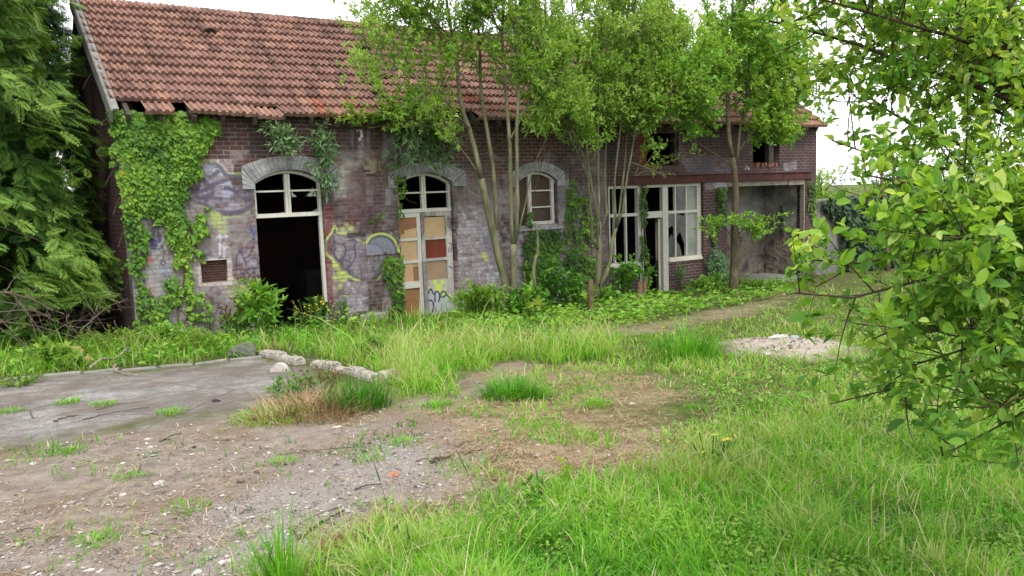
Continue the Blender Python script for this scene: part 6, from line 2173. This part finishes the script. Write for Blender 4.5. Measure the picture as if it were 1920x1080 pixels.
pile = [((-60, 540), (120, 590), -1.4, -.9, .030, 'thick bent dead branch topping the brush pile at the left edge'),
        ((-40, 600), (165, 640), -1.6, -1.2, .016, None), ((0, 585), (100, 600), -1.5, -1.3, .012, None), ((-30, 570), (60, 660), -1.3, -1.8, .012, None),
        ((20, 545), (95, 645), -1.2, -1.7, .010, None), ((-60, 630), (95, 590), -1.7, -1.0, .012, None), ((90, 630), (182, 600), -1.4, -.8, .010, None),
        ((150, 620), (240, 560), -1.4, -.7, .014, 'straight dead branch slanting up towards the gable corner'), ((120, 610), (215, 645), -1.1, -1.3, .008, None),
        ((-50, 655), (40, 560), -1.9, -1.2, .010, None), ((150, 545), (200, 620), -.9, -1.3, .008, None), ((185, 520), (228, 585), -.8, -.9, .007, None),
        ((160, 640), (190, 560), -1.2, -.8, .008, None), ((40, 570), (70, 640), -1.0, -1.6, .009, None), ((130, 590), (150, 630), -1.0, -1.4, .008, None), ((-20, 560), (140, 620), -1.3, -1.0, .014, None),
        ((0, 615), (70, 680), -1.8, -2.1, .008, None), ((195, 560), (232, 562), -.9, -.5, .007, None), ((215, 600), (240, 640), -1.0, -1.2, .007, None)]
for (a, b, y0, y1, r, lab) in pile:
    p, q = at(*a, y0), at(*b, y1)
    m_ = (p + q) / 2 + np.array([rng.normal(0, .05), rng.normal(0, .05), .08])
    branch([p, m_, q], r * .75, r * .3, lab or 'thin grey dead branch in the brush pile beside the conifers', group='dead branches of the brush pile', twigs=7, tl=.35, mat=M_BRUSH)
gpt = lambda px, py, dz=.02: (lambda p: np.array([p[0], p[1], float(gz(p[0], p[1])) + dz]))(on_ground(px, py))
branch([gpt(170, 697, .05), gpt(195, 690, .14), gpt(215, 684, .10), gpt(243, 676, .20)], .022, .008, 'pale twisted branch lying across the kerb', twigs=4, tl=.3)
branch([gpt(215, 684, .04), gpt(220, 700, .03), gpt(262, 706, .02)], .018, .006, 'forked pale root end resting on the tarmac edge', twigs=3, tl=.3)
lg = MB()
P = spline([gpt(118, 672, .10), gpt(145, 674, .13), gpt(168, 684, .05)], 10)
lg.tube(P, np.array([.05, .07, .075, .08, .075, .07, .075, .07, .06, .04]), 9)
tag(lg.build('driftwood_log', mat_bark('tan_dead_wood', lin(122, 96, 70), lin(160, 130, 98), lin(184, 156, 122), 12), origin=P[0]), 'tan weathered log end lying in the verge weeds', 'log')
for (a, b, r) in (((805, 872), (850, 858), .014), ((915, 870), (940, 855), .008), ((780, 828 + 40), (806, 866), .006), ((870, 852), (905, 848), .007), ((855, 838), (885, 830), .006), ((560, 1010), (645, 960), .010), ((665, 920), (712, 914), .007), ((300, 830), (340, 815), .008), ((100, 792), (145, 784), .010), ((155, 790), (280, 766), .006), ((520, 850), (700, 838), .004),
                  ((30, 998), (72, 996), .005), ((85, 1016), (115, 1014), .007), ((450, 962), (475, 960), .006), ((1000, 790), (1060, 785), .005), ((260, 890), (265, 870), .004), ((540, 990), (560, 1012), .006), ((640, 950), (560, 985), .004), ((1390, 770), (1352, 785), .005), ((180, 770), (260, 755), .004)):
    p, q = gpt(*a, r), gpt(*b, r + .01)
    branch([p, (p + q) / 2 + np.array([0, 0, .012]), q], r, r * .6, 'thin dead stick lying on the bare ground', name='stick', cat='stick', group='sticks on the bare ground', mat=M_DARKSTICK, twigs=0)
branch([gpt(560, 1110, .03), gpt(600, 1072, .05), gpt(640, 1058, .04)], .022, .014, 'thick dead stick at the bottom edge beside the grass', name='stick', cat='stick', mat=M_DARKSTICK, twigs=0)


def stump(px, y, r, h, label, lean=(0, 0)):
    x = float(at(px, 560, y)[0])
    z = float(gz(x, y))
    mb = MB()
    K = 8
    Q = np.array([(x + lean[0] * t, y + lean[1] * t, z - .05 + (h + .05) * t) for t in np.linspace(0, 1, K)])
    R = r * np.array([1.5, 1.2, 1.05, 1, .98, .97, .96, .93]) * rng.uniform(.93, 1.07, K)
    mb.tube(Q, R, 10)
    root = tag(mb.build('stump', M_BARK_B, origin=(x, y, z)), label, 'stump')
    cp_ = MB()
    e = np.linspace(0, 2 * math.pi, 11)[:-1]
    cp_.add([Q[-1] + np.array([math.cos(t) * R[-1] * .9, math.sin(t) * R[-1] * .9, .004]) for t in e], [[list(range(10))]])
    cp_.build('cut_face', M_GREYWOOD, root)


stump(1107, -2.3, .05, .66, 'slim sawn stump standing alone in the ground cover', (.02, 0))
stump(1196, -.9, .06, .42, 'short leaning stump before the shop front, left one of two', (.10, 0))
stump(1206, -.95, .05, .50, 'short leaning stump before the shop door, right one of two', (.12, .02))
branch([(lambda x: np.array([x, -1.9, float(gz(x, -1.9)) - .05]))(float(at(1002, 560, -1.9)[0])), at(1001, 500, -1.9), at(1010, 470, -1.9), at(1004, 418, -1.9)], .042, .028, 'crooked bare pole stuck upright before the ivy below the arched window', name='pole', cat='pole', mat=M_BARK_W, twigs=0)
branch([at(985, 560, -1.8), at(983, 510, -1.8)], .02, .014, 'broken short stick standing among herbs right of the twin willow', name='stick', cat='stick', mat=M_BARK_B, twigs=0)
# dry runners hanging off the eave
for a, b, c_, lab in (((860, 235), (900, 290), (985, 235), 'dry looping runner hanging behind the forked willow'), ((690, 240), (760, 240), (850, 330), 'bare runner drooping from the eave to the second arch'), ((1030, 245), (1010, 330), (985, 420), 'bare thin runner slanting across the arched window'), ((880, 330), (930, 300), (1000, 260), 'dry looping runner crossing the twin stemmed willow')):
    branch([at(*a, -.3), at(*b, -.45), at(*c_, -.35)], .010, .004, lab, name='dry_runner', cat='runner', group='dry runners under the eave', mat=M_BARK_B, twigs=9, tl=.5)
# seed stalks in the front grass
for (a, b) in (((925, 1020), (855, 842)), ((735, 1010), (702, 870)), ((1010, 960), (1005, 880)), ((1105, 930), (1078, 880)), ((1325, 905), (1298, 830)), ((1700, 1060), (1690, 990)), ((1420, 870), (1412, 815)), ((470, 1160), (512, 1020)), ((1590, 980), (1640, 900))):
    p = gpt(*a, 0)
    d_ = (p - EYE) @ CAM_F
    q = EYE + ray(*b) * d_ * .99
    mb = MB()
    Q = spline([p, (p + q) / 2 + np.array([.01, 0, .02]), q], 9)
    mb.tube(Q, np.linspace(.0032, .0018, 9), 4)
    mb.tube(Q[-3:], [.004, .0065, .002], 5)
    tag(mb.build('grass_stalk', M_GREENSTEM, origin=p), 'tall thin seeding grass stalk rising above the lawn', 'grass stalk', 'seeding grass stalks')
